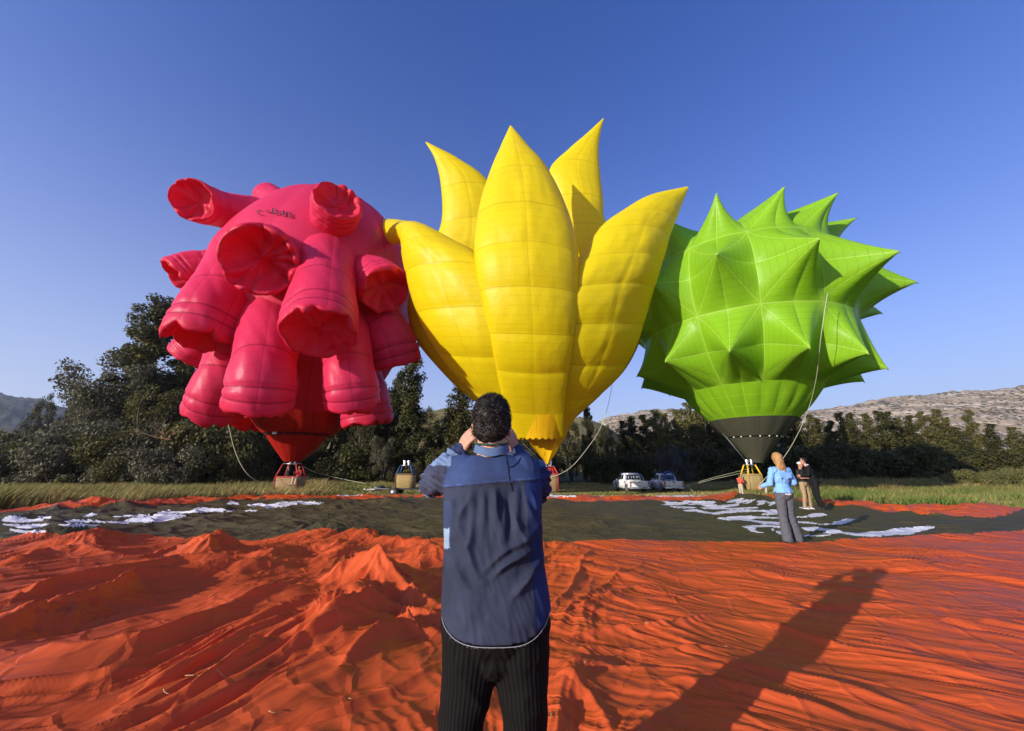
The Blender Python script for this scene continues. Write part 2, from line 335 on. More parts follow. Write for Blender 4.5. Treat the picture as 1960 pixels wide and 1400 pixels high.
FOLDS = [  # long gathered folds: pixels along the crest, height, half width
    (g2((20, 1325), (120, 1318), (250, 1292), (340, 1255), (420, 1218), (510, 1186), (600, 1168)), .13, .16),
    (g2((0, 1250), (80, 1210), (170, 1180), (250, 1142), (330, 1128), (430, 1112), (540, 1100)), .17, .22),
    (g2((0, 1180), (90, 1150), (200, 1128), (330, 1100), (460, 1085)), .14, .2),
    (g2((160, 1345), (300, 1310), (420, 1265), (520, 1225), (600, 1200)), .07, .1),
    (g2((230, 1390), (340, 1335), (450, 1280), (560, 1235)), .06, .08), (g2((330, 1390), (430, 1330), (520, 1275), (590, 1240)), .06, .07),
    (g2((560, 1290), (640, 1245), (700, 1215), (760, 1205)), .15, .16), (g2((640, 1330), (700, 1270), (760, 1240), (830, 1215)), .10, .12),
    (g2((600, 1160), (660, 1150), (720, 1155), (800, 1190), (850, 1200)), .14, .16),
    (g2((745, 1205), (800, 1215), (850, 1212)), .06, .05), (g2((750, 1225), (800, 1238), (850, 1235)), .06, .05),
    (g2((0, 1105), (80, 1085), (150, 1078), (240, 1085)), .12, .25), (g2((260, 1085), (330, 1065), (420, 1065), (500, 1060)), .10, .16),
    (g2((480, 1090), (540, 1070), (590, 1062), (660, 1060)), .09, .13), (g2((620, 1062), (700, 1052), (780, 1052), (850, 1055)), .10, .18),
    (g2((1060, 1250), (1150, 1225), (1260, 1218), (1330, 1200), (1390, 1180)), .05, .05), (g2((1060, 1275), (1160, 1262), (1280, 1262), (1420, 1258)), .03, .05),
    (g2((1390, 1196), (1500, 1215), (1640, 1262), (1760, 1290), (1960, 1320)), .05, .06), (g2((1480, 1180), (1600, 1196), (1750, 1210), (1960, 1212)), .045, .07),
    (g2((1250, 1330), (1400, 1345), (1560, 1385), (1650, 1410)), .045, .06), (g2((1380, 1290), (1500, 1312), (1650, 1350), (1800, 1400)), .05, .07),
    (g2((1180, 1120), (1300, 1105), (1450, 1110), (1600, 1130)), .05, .12), (g2((1240, 1165), (1360, 1150), (1500, 1165), (1700, 1180), (1960, 1190)), .045, .08),
    (g2((1300, 1078), (1420, 1070), (1560, 1085), (1760, 1098), (1960, 1095)), .05, .16), (g2((1500, 1135), (1700, 1150), (1960, 1150)), .04, .1),
    (g2((1060, 1180), (1090, 1140), (1120, 1090), (1130, 1060)), .05, .05), (g2((1085, 1190), (1130, 1150), (1190, 1110), (1230, 1095)), .05, .05), (g2((1060, 1215), (1130, 1175), (1210, 1140), (1270, 1130)), .05, .06),
    (g2((1085, 1310), (1160, 1300), (1260, 1300), (1330, 1312)), .035, .04), (g2((1075, 1320), (1130, 1360), (1160, 1400), (1180, 1440)), .05, .06)]
TENTS = [(g2((722, 1150))[0], .32, .7), (g2((392, 1070))[0], .27, .45), (g2((150, 1058))[0], .22, .7), (g2((820, 1090))[0], .22, .5), (g2((520, 1085))[0], .15, .4), (g2((655, 1075))[0], .16, .5),
         (g2((690, 1195))[0], .14, .3), (g2((640, 1220))[0], .17, .28), (g2((620, 1145))[0], .10, .3), (g2((1105, 1330))[0], .06, .2), (g2((1120, 1300))[0], .05, .16), (g2((30, 1230))[0], .14, .3), (g2((145, 1202))[0], .12, .22),
         (g2((145, 1035))[0], .16, .7), (g2((75, 1040))[0], .12, .6), (g2((625, 1035))[0], .22, .5), (g2((582, 1032))[0], .18, .3), (g2((695, 1040))[0], .12, .5), (g2((380, 1010))[0], .12, .7), (g2((40, 1000))[0], .12, .8), (g2((80, 1003))[0], .1, .6),
         (g2((375, 985))[0], .12, .6), (g2((430, 978))[0], .12, .6), (g2((740, 962))[0], .25, 1.2), (g2((660, 972))[0], .2, .8), (g2((1435, 951))[0], .34, 1.6), (g2((1900, 985))[0], .10, 1.5), (g2((205, 976))[0], .34, 1.2), (g2((80, 981))[0], .2, .8), (g2((1130, 1012))[0], .1, .8), (g2((1055, 1025))[0], .08, .6)]
def cloth_h(X, Y):
    q = X / np.maximum(Y, .5); left = sstep(.25, -.25, X + .1 * Y * 0); near = sstep(.9, -.4, Y - b_near(q)); olive = (1 - near) * sstep(.5, -.8, Y - b_far(q)); rim = (1 - near) * (1 - olive)
    wx = X + .35 * pn(X / 1.4, Y / 1.4, 1); wy = Y + .35 * pn(X / 1.4, Y / 1.4, 2)
    def folds(x, y, ang, amp, L, W, seed, p=1.5, patch=1.6):
        """bundles of parallel creases: long along the pull of the cloth, narrow across, broken into patches"""
        c, n = math.cos(ang), math.sin(ang); A, B = x * c + y * n, -x * n + y * c
        B = B + .35 * W * pn(A / (L * .45), B / (W * 3), seed + 1)
        k = .25 + .75 * sstep(-.25, .5, pn(x / patch, y / patch, seed + 2))
        f = pn(A / L, B / W, seed); up = np.clip(f, 0, 1) ** .8; crease = np.clip(1 - np.abs(f) * 2.6, 0, 1) ** p
        return amp * k * (.75 * up + .55 * crease)
    wx = X + .22 * pn(X / 1.5, Y / 1.5, 1); wy = Y + .22 * pn(X / 1.5, Y / 1.5, 2)
    bend = .35 * pn(X / 2.5, Y / 2.5, 6)
    big = .10 * fbm(X / 2.0 + .2 * Y, Y / 1.9, 2, 9) + .02 * pn(X / .8, Y / .8, 11)
    hl = big + .016 * ridged(wx / .34 + wy / .9, wy / .42, 73, 1.0) * sstep(-.1, .3, pn(X / .9, Y / .9, 74)) + folds(wx, wy, R(54), .20, 4.2, .40, 61, 1.3, 2.6) + folds(wx, wy, R(47), .12, 3.4, .17, 64, 1.2, 2.0) + folds(wx, wy, R(56), .06, 2.4, .10, 67, 1.1, 1.4)
    hr = .055 * fbm(X / 1.7, Y / 1.5, 3, 19) + folds(wx, wy, R(-31), .075, 4.2, .34, 81, 1.3, 2.2) + folds(wx, wy, R(-36), .052, 3.0, .13, 84, 1.2, 1.4) + folds(wx, wy, R(-27), .032, 2.4, .08, 87, 1.1, 1.1)
    # folds that run out from under the feet
    dx, dy = X - .06, Y - 1.75; rr = np.hypot(dx, dy) + 1e-3; an = np.arctan2(dy, dx)
    hp = .07 * ridged(an * 2.6 + .3 * pn(X, Y, 23), np.log(rr) * .6, 21, 1.6) * np.minimum(rr, 1.2) + .03 * ridged(an * 8 + .4 * pn(X * 2, Y * 2, 24), np.log(rr) * 1.0, 25, 1.5) * np.minimum(rr, 1)
    wp = np.exp(-(rr / 1.35) ** 2)
    hn = (hl * left + hr * (1 - left)) * (1 - wp) + hp * wp
    mid = np.exp(-((X - .75) / .45) ** 2) * sstep(3, 4.2, Y)            # small upright crinkles beside the man
    hn = hn + mid * folds(wx, wy, R(72), .07, 1.1, .15, 93, 1.5, .8)
    for P, h, w in FOLDS:
        d, t = poly_d(X + .04 * pn(X * 1.7, Y * 1.7, 28), Y + .04 * pn(X * 1.7, Y * 1.7, 30), P); tp = np.sin(np.pi * np.clip(t, .03, .97)) ** .5
        hn = hn + h * (1 + .55 * left) * tp * np.exp(-np.abs(d / (w * .75)) ** 1.05)
    lv = sstep(3, -7, X)
    ho = (.05 + .03 * lv) * fbm(wx / 1.9, wy / 1.5, 4, 31) + (.05 + .025 * lv) * ridged(wx / 1.9, wy / .7, 33, 1.7) + (.02 + .03 * lv) * ridged(wx / .8 + wy / 1.2, wy / .45, 35, 1.6) + .02
    hf = .13 * ridged(wx / 2.6, wy / 1.6, 37, 1.3) + .08 * ridged(wx / .7, wy / .5, 39, 1.4) + .09 * fbm(X / 2.2, Y / 1.4, 3, 41) + .08
    H = hn * near + ho * olive + hf * rim
    for c, h, w in TENTS:
        d = np.hypot(X - c[0], Y - c[1]); i = d < w * 1.6; an = np.arctan2(Y - c[1], X - c[0]); 
        f = np.clip(1 - d / (w * (1.15 + .3 * np.sin(an * 3 + h * 40))), 0, 1) ** 1.45
        if c[1] < 8.6: spoke = np.clip(1 - np.abs(pn(an * 2.4 + 3 * h, np.log(d + .05) * .8 + h * 50, 97)) * 2.2, 0, 1); H = H + h * .16 * spoke * np.exp(-(d / (w * 1.7)) ** 2) * np.clip(d / w * 2, 0, 1)
        H = H + np.where(i, h * f * (1 + .16 * np.abs(np.sin(an * 5.5 + h * 90)) * np.clip(d / w * 2.4, 0, 1)), 0)
    H = H + .07
    e = b_edge(q) - Y + .35 * pn(X / 1.2, Y / 1.2, 47); return np.maximum(H, .01) * sstep(-.1, .7, e) + gz(X, Y) * 0
nr, nc = 690, 1150
yy = np.concatenate([np.linspace(-3, 1.15, 40), np.geomspace(1.2, 28.3, nr - 40)])      # finer where the folds are close
ss = np.linspace(-1, 1, nc); CX = ss[None] * (2.2 + 1.62 * np.maximum(yy, 0))[:, None]; CX = np.clip(CX, -34, 34); CY = np.repeat(yy[:, None], nc, 1)
CH = cloth_h(CX, CY)
CZ = CH + np.where(CY > 8, gz(CX, CY), gz(CX, 0 * CY)) + .01
qq = CX / np.maximum(CY, .5); wig = .10 * pn(CX / .5, CY / .5, 51) + .2 * pn(CX / 1.8, CY / 1.8, 52)
reg = np.where(CY < b_near(qq) + wig * .5, 0, np.where(CY < b_far(qq) + wig, 1, 2)); out = CY > b_edge(qq) + .05 + wig
def inside(P, X, Y):
    P = np.asarray(P); r = np.zeros(X.shape, bool); n = len(P)
    for i in range(n):
        a, b = P[i], P[(i + 1) % n]; c = ((a[1] > Y) != (b[1] > Y)) & (X < (b[0] - a[0]) * (Y - a[1]) / (b[1] - a[1] + 1e-12) + a[0]); r ^= c
    return r
WHITE = [  # lettering and white cloth as seen, traced in the photograph
    ('pale_panel', [(1040, 947), (1060, 947), (1100, 950), (1105, 953), (1040, 953)]), ('pale_panel', [(1226, 946), (1260, 947), (1290, 945), (1330, 945), (1352, 950), (1320, 952), (1260, 952)]), ('pale_panel', [(640, 948), (690, 947), (700, 949), (650, 951)]), ('pale_panel', [(712, 944), (722, 944), (722, 947), (712, 947)]),
    ('white_letter', [(1265, 959), (1285, 961), (1300, 963), (1312, 958), (1325, 960), (1315, 965), (1300, 968), (1280, 968), (1264, 967), (1275, 964)]),
    ('white_letter', [(1318, 961), (1345, 960), (1372, 962), (1362, 966), (1378, 969), (1395, 971), (1378, 974), (1350, 971), (1338, 967), (1310, 967), (1325, 964)]),
    ('white_letter', [(1375, 968), (1400, 966), (1415, 964), (1412, 969), (1390, 971)]), ('white_letter', [(1281, 970), (1310, 970), (1335, 972), (1322, 974), (1290, 973)]), ('white_letter', [(1340, 972), (1400, 973), (1448, 971), (1452, 974), (1400, 976), (1345, 975)]),
    ('white_letter', [(1388, 962), (1396, 958), (1410, 956), (1424, 955), (1418, 960), (1430, 958), (1446, 957), (1436, 963), (1420, 966), (1430, 961), (1414, 964), (1405, 964), (1412, 960), (1400, 963)]),
    ('white_letter', [(1446, 960), (1460, 958), (1470, 960), (1458, 967), (1444, 968), (1452, 964)]), ('white_letter', [(1464, 963), (1480, 960), (1486, 963), (1476, 968), (1468, 970), (1474, 965)]),
    ('white_letter', [(1306, 977), (1330, 975), (1345, 979), (1362, 982), (1390, 978), (1415, 976), (1450, 977), (1485, 977), (1492, 984), (1468, 988), (1455, 986), (1470, 983), (1455, 980), (1420, 981), (1395, 983), (1372, 986), (1350, 984), (1330, 980), (1308, 979)]),
    ('white_letter', [(1366, 993), (1400, 990), (1430, 988), (1470, 990), (1495, 991), (1495, 994), (1450, 993), (1435, 995), (1460, 998), (1496, 1000), (1496, 1006), (1460, 1004), (1440, 999), (1415, 996), (1390, 997)]),
    ('white_letter', [(1417, 1008), (1440, 1006), (1465, 1006), (1500, 1009), (1500, 1013), (1470, 1009), (1446, 1010), (1444, 1015), (1450, 1018), (1460, 1020), (1455, 1022), (1436, 1018), (1428, 1012)]),
    ('white_letter', [(1474, 1012), (1480, 1012), (1480, 1018), (1476, 1016)]), ('white_letter', [(1482, 1016), (1496, 1018), (1512, 1025), (1498, 1026), (1486, 1021)]),
    ('white_letter', [(1532, 1010), (1560, 1009), (1574, 1012), (1600, 1014), (1612, 1019), (1640, 1021), (1662, 1019), (1690, 1018), (1715, 1012), (1745, 1011), (1775, 1007), (1790, 1011), (1765, 1018), (1740, 1024), (1710, 1025), (1680, 1028), (1640, 1027), (1610, 1022), (1590, 1023), (1572, 1023), (1580, 1018), (1560, 1015), (1556, 1019), (1540, 1016)]),
    ('white_letter', [(1530, 1026), (1560, 1025), (1594, 1025), (1570, 1028), (1535, 1028)]), ('white_letter', [(1526, 999), (1548, 1000), (1570, 1004), (1590, 1003), (1605, 998), (1618, 993), (1637, 994), (1625, 1000), (1610, 1005), (1580, 1006), (1550, 1003), (1528, 1002)]),
    ('white_letter', [(1541, 988), (1556, 983), (1575, 983), (1581, 987), (1566, 990), (1550, 991)]), ('white_letter', [(1524, 990), (1545, 989), (1545, 991), (1524, 992)]), ('white_letter', [(1526, 972), (1545, 970), (1552, 973), (1535, 975)]),
    ('white_letter', [(2, 998), (8, 991), (20, 988), (45, 991), (62, 996), (70, 993), (84, 997), (70, 1000), (30, 1001)]), ('white_letter', [(0, 1004), (50, 1005), (92, 1004), (80, 1009), (50, 1014), (20, 1009)]), ('white_letter', [(12, 1015), (40, 1015), (90, 1019), (75, 1022), (40, 1022)]),
    ('white_letter', [(60, 986), (90, 991), (100, 994), (80, 993)]), ('white_letter', [(105, 1006), (150, 1003), (186, 1005), (180, 1009), (130, 1009)]), ('white_letter', [(118, 999), (140, 996), (200, 999), (235, 998), (262, 990), (290, 986), (330, 985), (360, 988), (330, 996), (300, 1000), (240, 1003), (180, 1001), (130, 1001)]),
    ('white_letter', [(155, 990), (172, 984), (186, 985), (172, 990)]), ('white_letter', [(200, 991), (260, 986), (300, 988), (250, 990)]), ('white_letter', [(298, 982), (320, 979), (345, 980), (365, 980), (372, 974), (380, 972), (420, 976), (450, 978), (440, 981), (390, 981), (350, 984), (310, 986)]),
    ('white_letter', [(432, 966), (440, 959), (452, 963), (456, 967)]), ('white_letter', [(465, 978), (490, 977), (492, 980), (468, 980)]), ('white_letter', [(470, 968), (490, 964), (515, 967), (540, 962), (570, 960), (600, 963), (622, 962), (610, 967), (570, 966), (545, 971), (510, 974), (505, 971), (480, 970)])]
white = np.full(CX.shape, -1); PU = proj(np.stack([CX, np.maximum(CY, .6), CZ], -1))
for i, (nm, P) in enumerate(WHITE):
    mxy = inside(np.array(P, float), PU[..., 0], PU[..., 1]) & (CY > 5); white = np.where(mxy, i, white)
env = empty('deflated_balloon_envelope', (0, 5, 0), 'huge orange and olive balloon envelope with white lettering spread flat on the grass', 'balloon envelope')
Vall = np.stack([CX, CY, CZ], -1).reshape(-1, 3); Fall = grid_faces(nr, nc); cen = lambda M_: M_[:-1, :-1].reshape(-1)
kf = np.where(cen(white) >= 0, 10 + cen(white), cen(reg)); kf[cen(out)] = -1
def submesh(name, mask, mat, parent):
    F = Fall[mask]
    if not len(F): return None
    idx, inv = np.unique(F, return_inverse=True); return mesh(name, Vall[idx], inv.reshape(-1, 4), mat, parent, base=(0, 5, 0))
submesh('orange_panel', kf == 0, MAT['cloth_orange'], env); band_o = submesh('olive_band', kf == 1, MAT['cloth_olive'], env); submesh('orange_panel', kf == 2, MAT['cloth_orange'], env)
for i, (nm, P) in enumerate(WHITE):                   # every connected stroke is a piece of its own
    ids = np.nonzero(kf == 10 + i)[0]
    if not len(ids): continue
    F = Fall[ids]; idx, inv = np.unique(F, return_inverse=True); inv = inv.reshape(-1, 4); lab = np.arange(len(idx))
    for _ in range(400):
        m_ = lab[inv].min(1); new = lab.copy(); np.minimum.at(new, inv.ravel(), np.repeat(m_, 4))
        if (new == lab).all(): break
        lab = new
    fl_ = lab[inv[:, 0]]
    for c in np.unique(fl_):
        mk = np.zeros(len(Fall), bool); mk[ids[fl_ == c]] = True
        submesh(nm, mk, MAT['cloth_white'] if (fl_ == c).sum() >= 8 else MAT['cloth_olive'], env if nm == 'pale_panel' else band_o) if (fl_ == c).sum() >= 8 else None
def cloth_z(x, y): x = np.asarray(float(x)); y = np.asarray(float(y)); return float(cloth_h(x, y) + (gz(x, y) if y > 8 else gz(x, 0.)) + .01)

# ------------------------------------------------------------------ the air
hz = NT('morning_haze'); pv = hz.n('VolumePrincipled'); pv.inputs['Color'].default_value = (.80, .86, 1, 1); pv.inputs['Density'].default_value = HAZE; pv.inputs['Anisotropy'].default_value = .3
hz.l(pv.outputs[0], hz.out.inputs['Volume'])
if HAZE > 0: tag(MB().box((0, 0, 198), (5400, 5400, 404), bev=0).build('haze', hz.m, smooth=False), kind='stuff')
# ------------------------------------------------------------------ balloons
def fabric(name, col, rough=.42, trans=.22, tcol=None, gore=None, band=None, fine=None, linecol=.72, weave=1.5, rims=None):
    """ripstop nylon with sewn seams: gore / band / fine = (period, half width) in the two texture directions"""
    t = NT(name); u, v = t.uv(); c = col
    n = t.noise(.55, 5, .6); c = t.mix(n, tuple(x * .9 for x in col), tuple(min(1, x * 1.06) for x in col))
    dark = tuple(x * linecol for x in col)
    for per, wid, sock in [(*(p), s_) for p, s_ in ((gore, u), (band, v)) if p]:
        c = t.mix(t.line(sock, per, wid), c, dark)
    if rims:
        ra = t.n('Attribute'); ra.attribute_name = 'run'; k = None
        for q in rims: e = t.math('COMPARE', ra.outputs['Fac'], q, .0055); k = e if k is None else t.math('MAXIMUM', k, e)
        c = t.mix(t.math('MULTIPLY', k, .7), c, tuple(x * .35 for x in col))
    if fine: c = t.mix(t.math('MULTIPLY', t.line(v, fine[0], fine[1]), .45), c, dark)
    h = t.math('ADD', t.noise(weave, 5, .6), t.math('MULTIPLY', t.noise(weave * 5, 3, .5, stretch=(1, 1, 2.2)), .35))
    return t.finish(c, t.math('MULTIPLY_ADD', n, .15, rough - .07), t.bump(h, .25, .12), trans=trans, tcol=tcol or c, spec=.24)
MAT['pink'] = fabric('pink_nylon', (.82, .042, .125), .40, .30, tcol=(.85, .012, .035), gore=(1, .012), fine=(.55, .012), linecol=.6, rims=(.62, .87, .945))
MAT['pink_cap'] = fabric('pink_cap_nylon', (.82, .032, .085), .48, .32, tcol=(.85, .01, .02), gore=(1, .02), linecol=.6)
MAT['red'] = fabric('red_skirt_nylon', (.50, .018, .010), .55, .25, gore=(1, .03), linecol=.6)
MAT['yellow'] = fabric('yellow_nylon', (.84, .66, .006), .44, .26, tcol=(.95, .60, .004), gore=(.5, .003), band=(1, .012), fine=(.2, .008), linecol=.72)
MAT['yellow_skirt'] = fabric('amber_skirt_nylon', (.80, .46, .006), .5, .2, gore=(.1, .004), linecol=.75)
MAT['green'] = fabric('lime_nylon', (.26, .53, .016), .40, .24, tcol=(.28, .55, .01), linecol=1.5)
MAT['grey_skirt'] = fabric('olive_grey_skirt', (.070, .068, .045), .6, .06, gore=(1, .02), linecol=.7)
def green_seams():
    t = NT('lime_spike_nylon'); u, v = t.uv(); col = (.28, .55, .02)
    n = t.noise(.5, 5, .6); c = t.mix(n, tuple(x * .88 for x in col), tuple(x * 1.08 for x in col))
    a, b = t.math('ABSOLUTE', u), t.math('ABSOLUTE', v)
    m = t.math('MAXIMUM', a, b)
    lines = t.math('LESS_THAN', t.math('ABSOLUTE', t.math('SUBTRACT', a, b)), .016)
    for s_ in (a, b): lines = t.math('MAXIMUM', lines, t.math('LESS_THAN', s_, .012))
    lines = t.math('MAXIMUM', lines, t.math('GREATER_THAN', m, .982))
    c = t.mix(t.math('MULTIPLY', lines, .55), c, (.50, .72, .12))
    rings = t.line(m, .145, .006); c = t.mix(t.math('MULTIPLY', rings, .4), c, tuple(x * .6 for x in col))
    h = t.math('ADD', t.noise(1.6, 5, .6), t.math('MULTIPLY', t.noise(7, 3), .35))
    return t.finish(c, .4, t.bump(h, .3, .1), trans=.30, tcol=c, spec=.25)
MAT['green_spike'] = green_seams()
MAT['steel'] = plain('burner_steel', (.55, .55, .56), .3, .9)
MAT['rope'] = plain('pale_rope', (.52, .50, .36), .8, scale=40)
MAT['rope_dark'] = plain('steel_cable', (.16, .16, .15), .5)
MAT['black_print'] = plain('black_print', (.03, .008, .02), .6)
MAT['white_cloth'] = plain('white_cloth', (.72, .68, .70), .6, var=.06, scale=3)
def wicker(name, col):
    t = NT(name); p = t.obj()
    w = t.n('TexBrick'); w.inputs['Scale'].default_value = 9; w.inputs['Color1'].default_value = (*col, 1); w.inputs['Color2'].default_value = (*[x * .7 for x in col], 1)
    w.inputs['Mortar'].default_value = (*[x * .35 for x in col], 1); w.inputs['Mortar Size'].default_value = .03; w.inputs['Brick Width'].default_value = .5; w.inputs['Row Height'].default_value = .22
    mp = t.n('Mapping'); mp.inputs['Rotation'].default_value = (math.pi / 2, 0, 0); t.l(p, mp.inputs[0]); t.l(mp.outputs[0], w.inputs[0])
    c = t.mix(t.math('MULTIPLY', t.noise(6, 5), .5), w.outputs[0], tuple(x * .55 for x in col))
    return t.finish(c, .75, t.bump(w.outputs[1], -.6, .02))
MAT['wicker'] = wicker('tan_wicker', (.46, .29, .12)); MAT['wicker_pale'] = wicker('straw_wicker', (.58, .40, .15))
MAT['leather_red'] = plain('red_leather', (.42, .03, .03), .55); MAT['leather_brown'] = plain('brown_leather', (.16, .09, .05), .6)
MAT['pole_red'] = plain('red_pole_sleeve', (.50, .03, .03), .6); MAT['pole_yellow'] = plain('yellow_pole_sleeve', (.80, .47, .02), .6); MAT['pole_blue'] = plain('blue_pole_sleeve', (.03, .09, .22), .6)

def basket(parent, base, c, w, d, h, wick, rim, pole, top, burner=True, rz=0.0, splay=.12):
    """open wicker basket, its padded rim and edges, four sleeved poles, burner frame and burners; c = centre of the floor, top = burner height"""
    c = np.asarray(c, float); Rm = Rz(rz)
    def ring(z, k, rw):   # rounded rectangle
        a = np.linspace(0, 2 * np.pi, 40, endpoint=False); e = .42
        x = np.sign(np.cos(a)) * np.abs(np.cos(a)) ** e * (w / 2 * k - rw); y = np.sign(np.sin(a)) * np.abs(np.sin(a)) ** e * (d / 2 * k - rw)
        return np.stack([x, y, 0 * a + z], -1) @ Rm.T + c
    rows = [ring(0, .5, 0), ring(0.0, .9, 0), ring(.03, .95, 0), ring(h * .5, .985, 0), ring(h, 1, 0), ring(h, 1, .05), ring(.08, .95, .06), ring(.08, .4, .06)]
    bk = mesh('basket', np.concatenate(rows), grid_faces(len(rows), 40, True), wick, parent, base=base)
    a = ring(h + .01, 1, .02); V, F = tube_arrays(np.concatenate([a, a[:2]]), .055, 8); mesh('rim', V, F, rim, bk, base=base)
    for s1, s2 in ((-1, -1), (1, -1), (1, 1), (-1, 1)):   # leather corner strips
        m = MB(); p = np.array((s1 * w * .465, s2 * d * .465, 0)); m.bar(c + (p * .96 + (0, 0, .03)) @ Rm.T, c + (p * 1.01 + (0, 0, h)) @ Rm.T, .035)
        m.build('corner_strip', rim, bk, base=base)
    if not burner: return bk
    tw = w * .27; tops = []
    for s1, s2 in ((-1, -1), (1, -1), (1, 1), (-1, 1)):
        p = c + np.array((s1 * w * .45, s2 * d * .45, h)) @ Rm.T; q = c + np.array((s1 * tw, s2 * tw * .8, top)) @ Rm.T; tops.append(q)
        MB().bar(p, q, .055, .048, 10).build('pole', pole, bk, base=base)
    m = MB()
    for i in range(4): m.bar(tops[i], tops[(i + 1) % 4], .03, k=8)
    fr = m.build('burner_frame', MAT['steel'], bk, base=base)
    for s1 in (-.16, .16):
        q = c + np.array((s1, 0, top - .12)) @ Rm.T
        C = np.array([q, q + (0, 0, .05), q + (0, 0, .12), q + (0, 0, .2), q + (0, 0, .45), q + (0, 0, .5)])
        V, F = tube_arrays(C, [.06, .09, .1, .085, .12, .1], 14); mesh('burner', V, F, MAT['steel'], fr, base=base)
    return bk
def rope(P, r, name, label, cat='rope', mat='rope', n=60, group=None):
    C = spline(P, n); V, F = tube_arrays(C, r, 6); o = mesh(name, V, F, MAT[mat], origin=C[0]); return tag(o, label, cat, group)

# ---- pink balloon
PY = 29.5; PB = on_ground(np.array(555.), np.array(943.), 0.0); PX = float(at(556, 943, PY)[0]); PZ = float(at(556, 943, PY)[2])
pb = (PX, PY, PZ)
pink = empty('hot_air_balloon', pb, 'pink hot air balloon covered in stubby hollow-ended tubes, its basket on the grass', 'balloon', 'hot air balloons')
lat = spline(np.array([(2.3, 4.6), (3.6, 5.6), (5.0, 7.4), (6.2, 10), (6.9, 13), (6.9, 16), (5.9, 18.6), (4.2, 21), (2.2, 22.3), (.05, 22.7)]) * 1.069, 60)
na = 96; th = np.linspace(0, 2 * np.pi, na, endpoint=False)
cx = np.interp(lat[:, 1], [4.6, 14.9, 24.7], [PX + .1, PX + .1, PX + .5])
lob = 1 + .018 * (np.abs(np.sin(th * 6))[None] ** .6 - .5)
Vc = np.stack([cx[:, None] + lat[:, :1] * lob * np.sin(th)[None], PY - lat[:, :1] * lob * np.cos(th)[None], np.repeat(lat[:, 1:], na, 1)], -1)
uvc = np.stack([np.repeat((th / (2 * np.pi) * 12)[None], 60, 0), np.repeat(lat[:, 1:], na, 1)], -1)
mesh('envelope_core', Vc.reshape(-1, 3), grid_faces(60, na, True)[:, ::-1], MAT['pink'], pink, uv=uvc.reshape(-1, 2), base=pb)
TUBES = [  # end, middle and root as (u, v, distance beyond the balloon's axis), end radius
    ((371, 384, -4.2), (410, 400, -1.6), (520, 425, 1), 1.6), ((646, 388, -7), (634, 440, -5), (620, 500, -1), 1.62),
    ((497, 497, -9.2), (520, 488, -6), (545, 500, 0), 2.05), ((345, 534, -1.0), (412, 508, .2), (490, 520, 1), 1.9),
    ((388, 642, -7), (430, 548, -6.6), (480, 480, -2), 2.0), ((612, 634, -9.6), (622, 545, -8.2), (630, 470, -2), 1.95),
    ((737, 553, -5.5), (705, 520, -4.5), (650, 520, 0), 1.75), ((497, 770, -7.4), (508, 675, -8.6), (525, 590, -3), 1.8),
    ((410, 784, -3.6), (436, 700, -5), (480, 620, -1), 1.8), ((674, 768, -5.8), (668, 690, -7), (650, 600, -2), 1.65),
    ((758, 690, -2.5), (738, 610, -3.8), (680, 560, 0), 1.85), ((368, 682, 1.5), (400, 640, 1.2), (480, 600, 0), 1.8),
    ((704, 806, -.5), (696, 720, -1), (650, 640, 0), 1.9), ((488, 808, .5), (500, 740, 1), (535, 650, 1), 1.8),
    ((515, 380, 6), (548, 402, 4), (575, 440, 0), 1.6), ((775, 640, 3.5), (750, 580, 3.5), (690, 540, 0), 1.6), ((600, 520, 10), (600, 500, 7), (590, 500, 1), 1.9), ((618, 806, 4.0), (610, 740, 4.5), (600, 650, 2), 1.9), ((560, 804, 4.5), (565, 740, 5), (570, 650, 2), 1.9)]
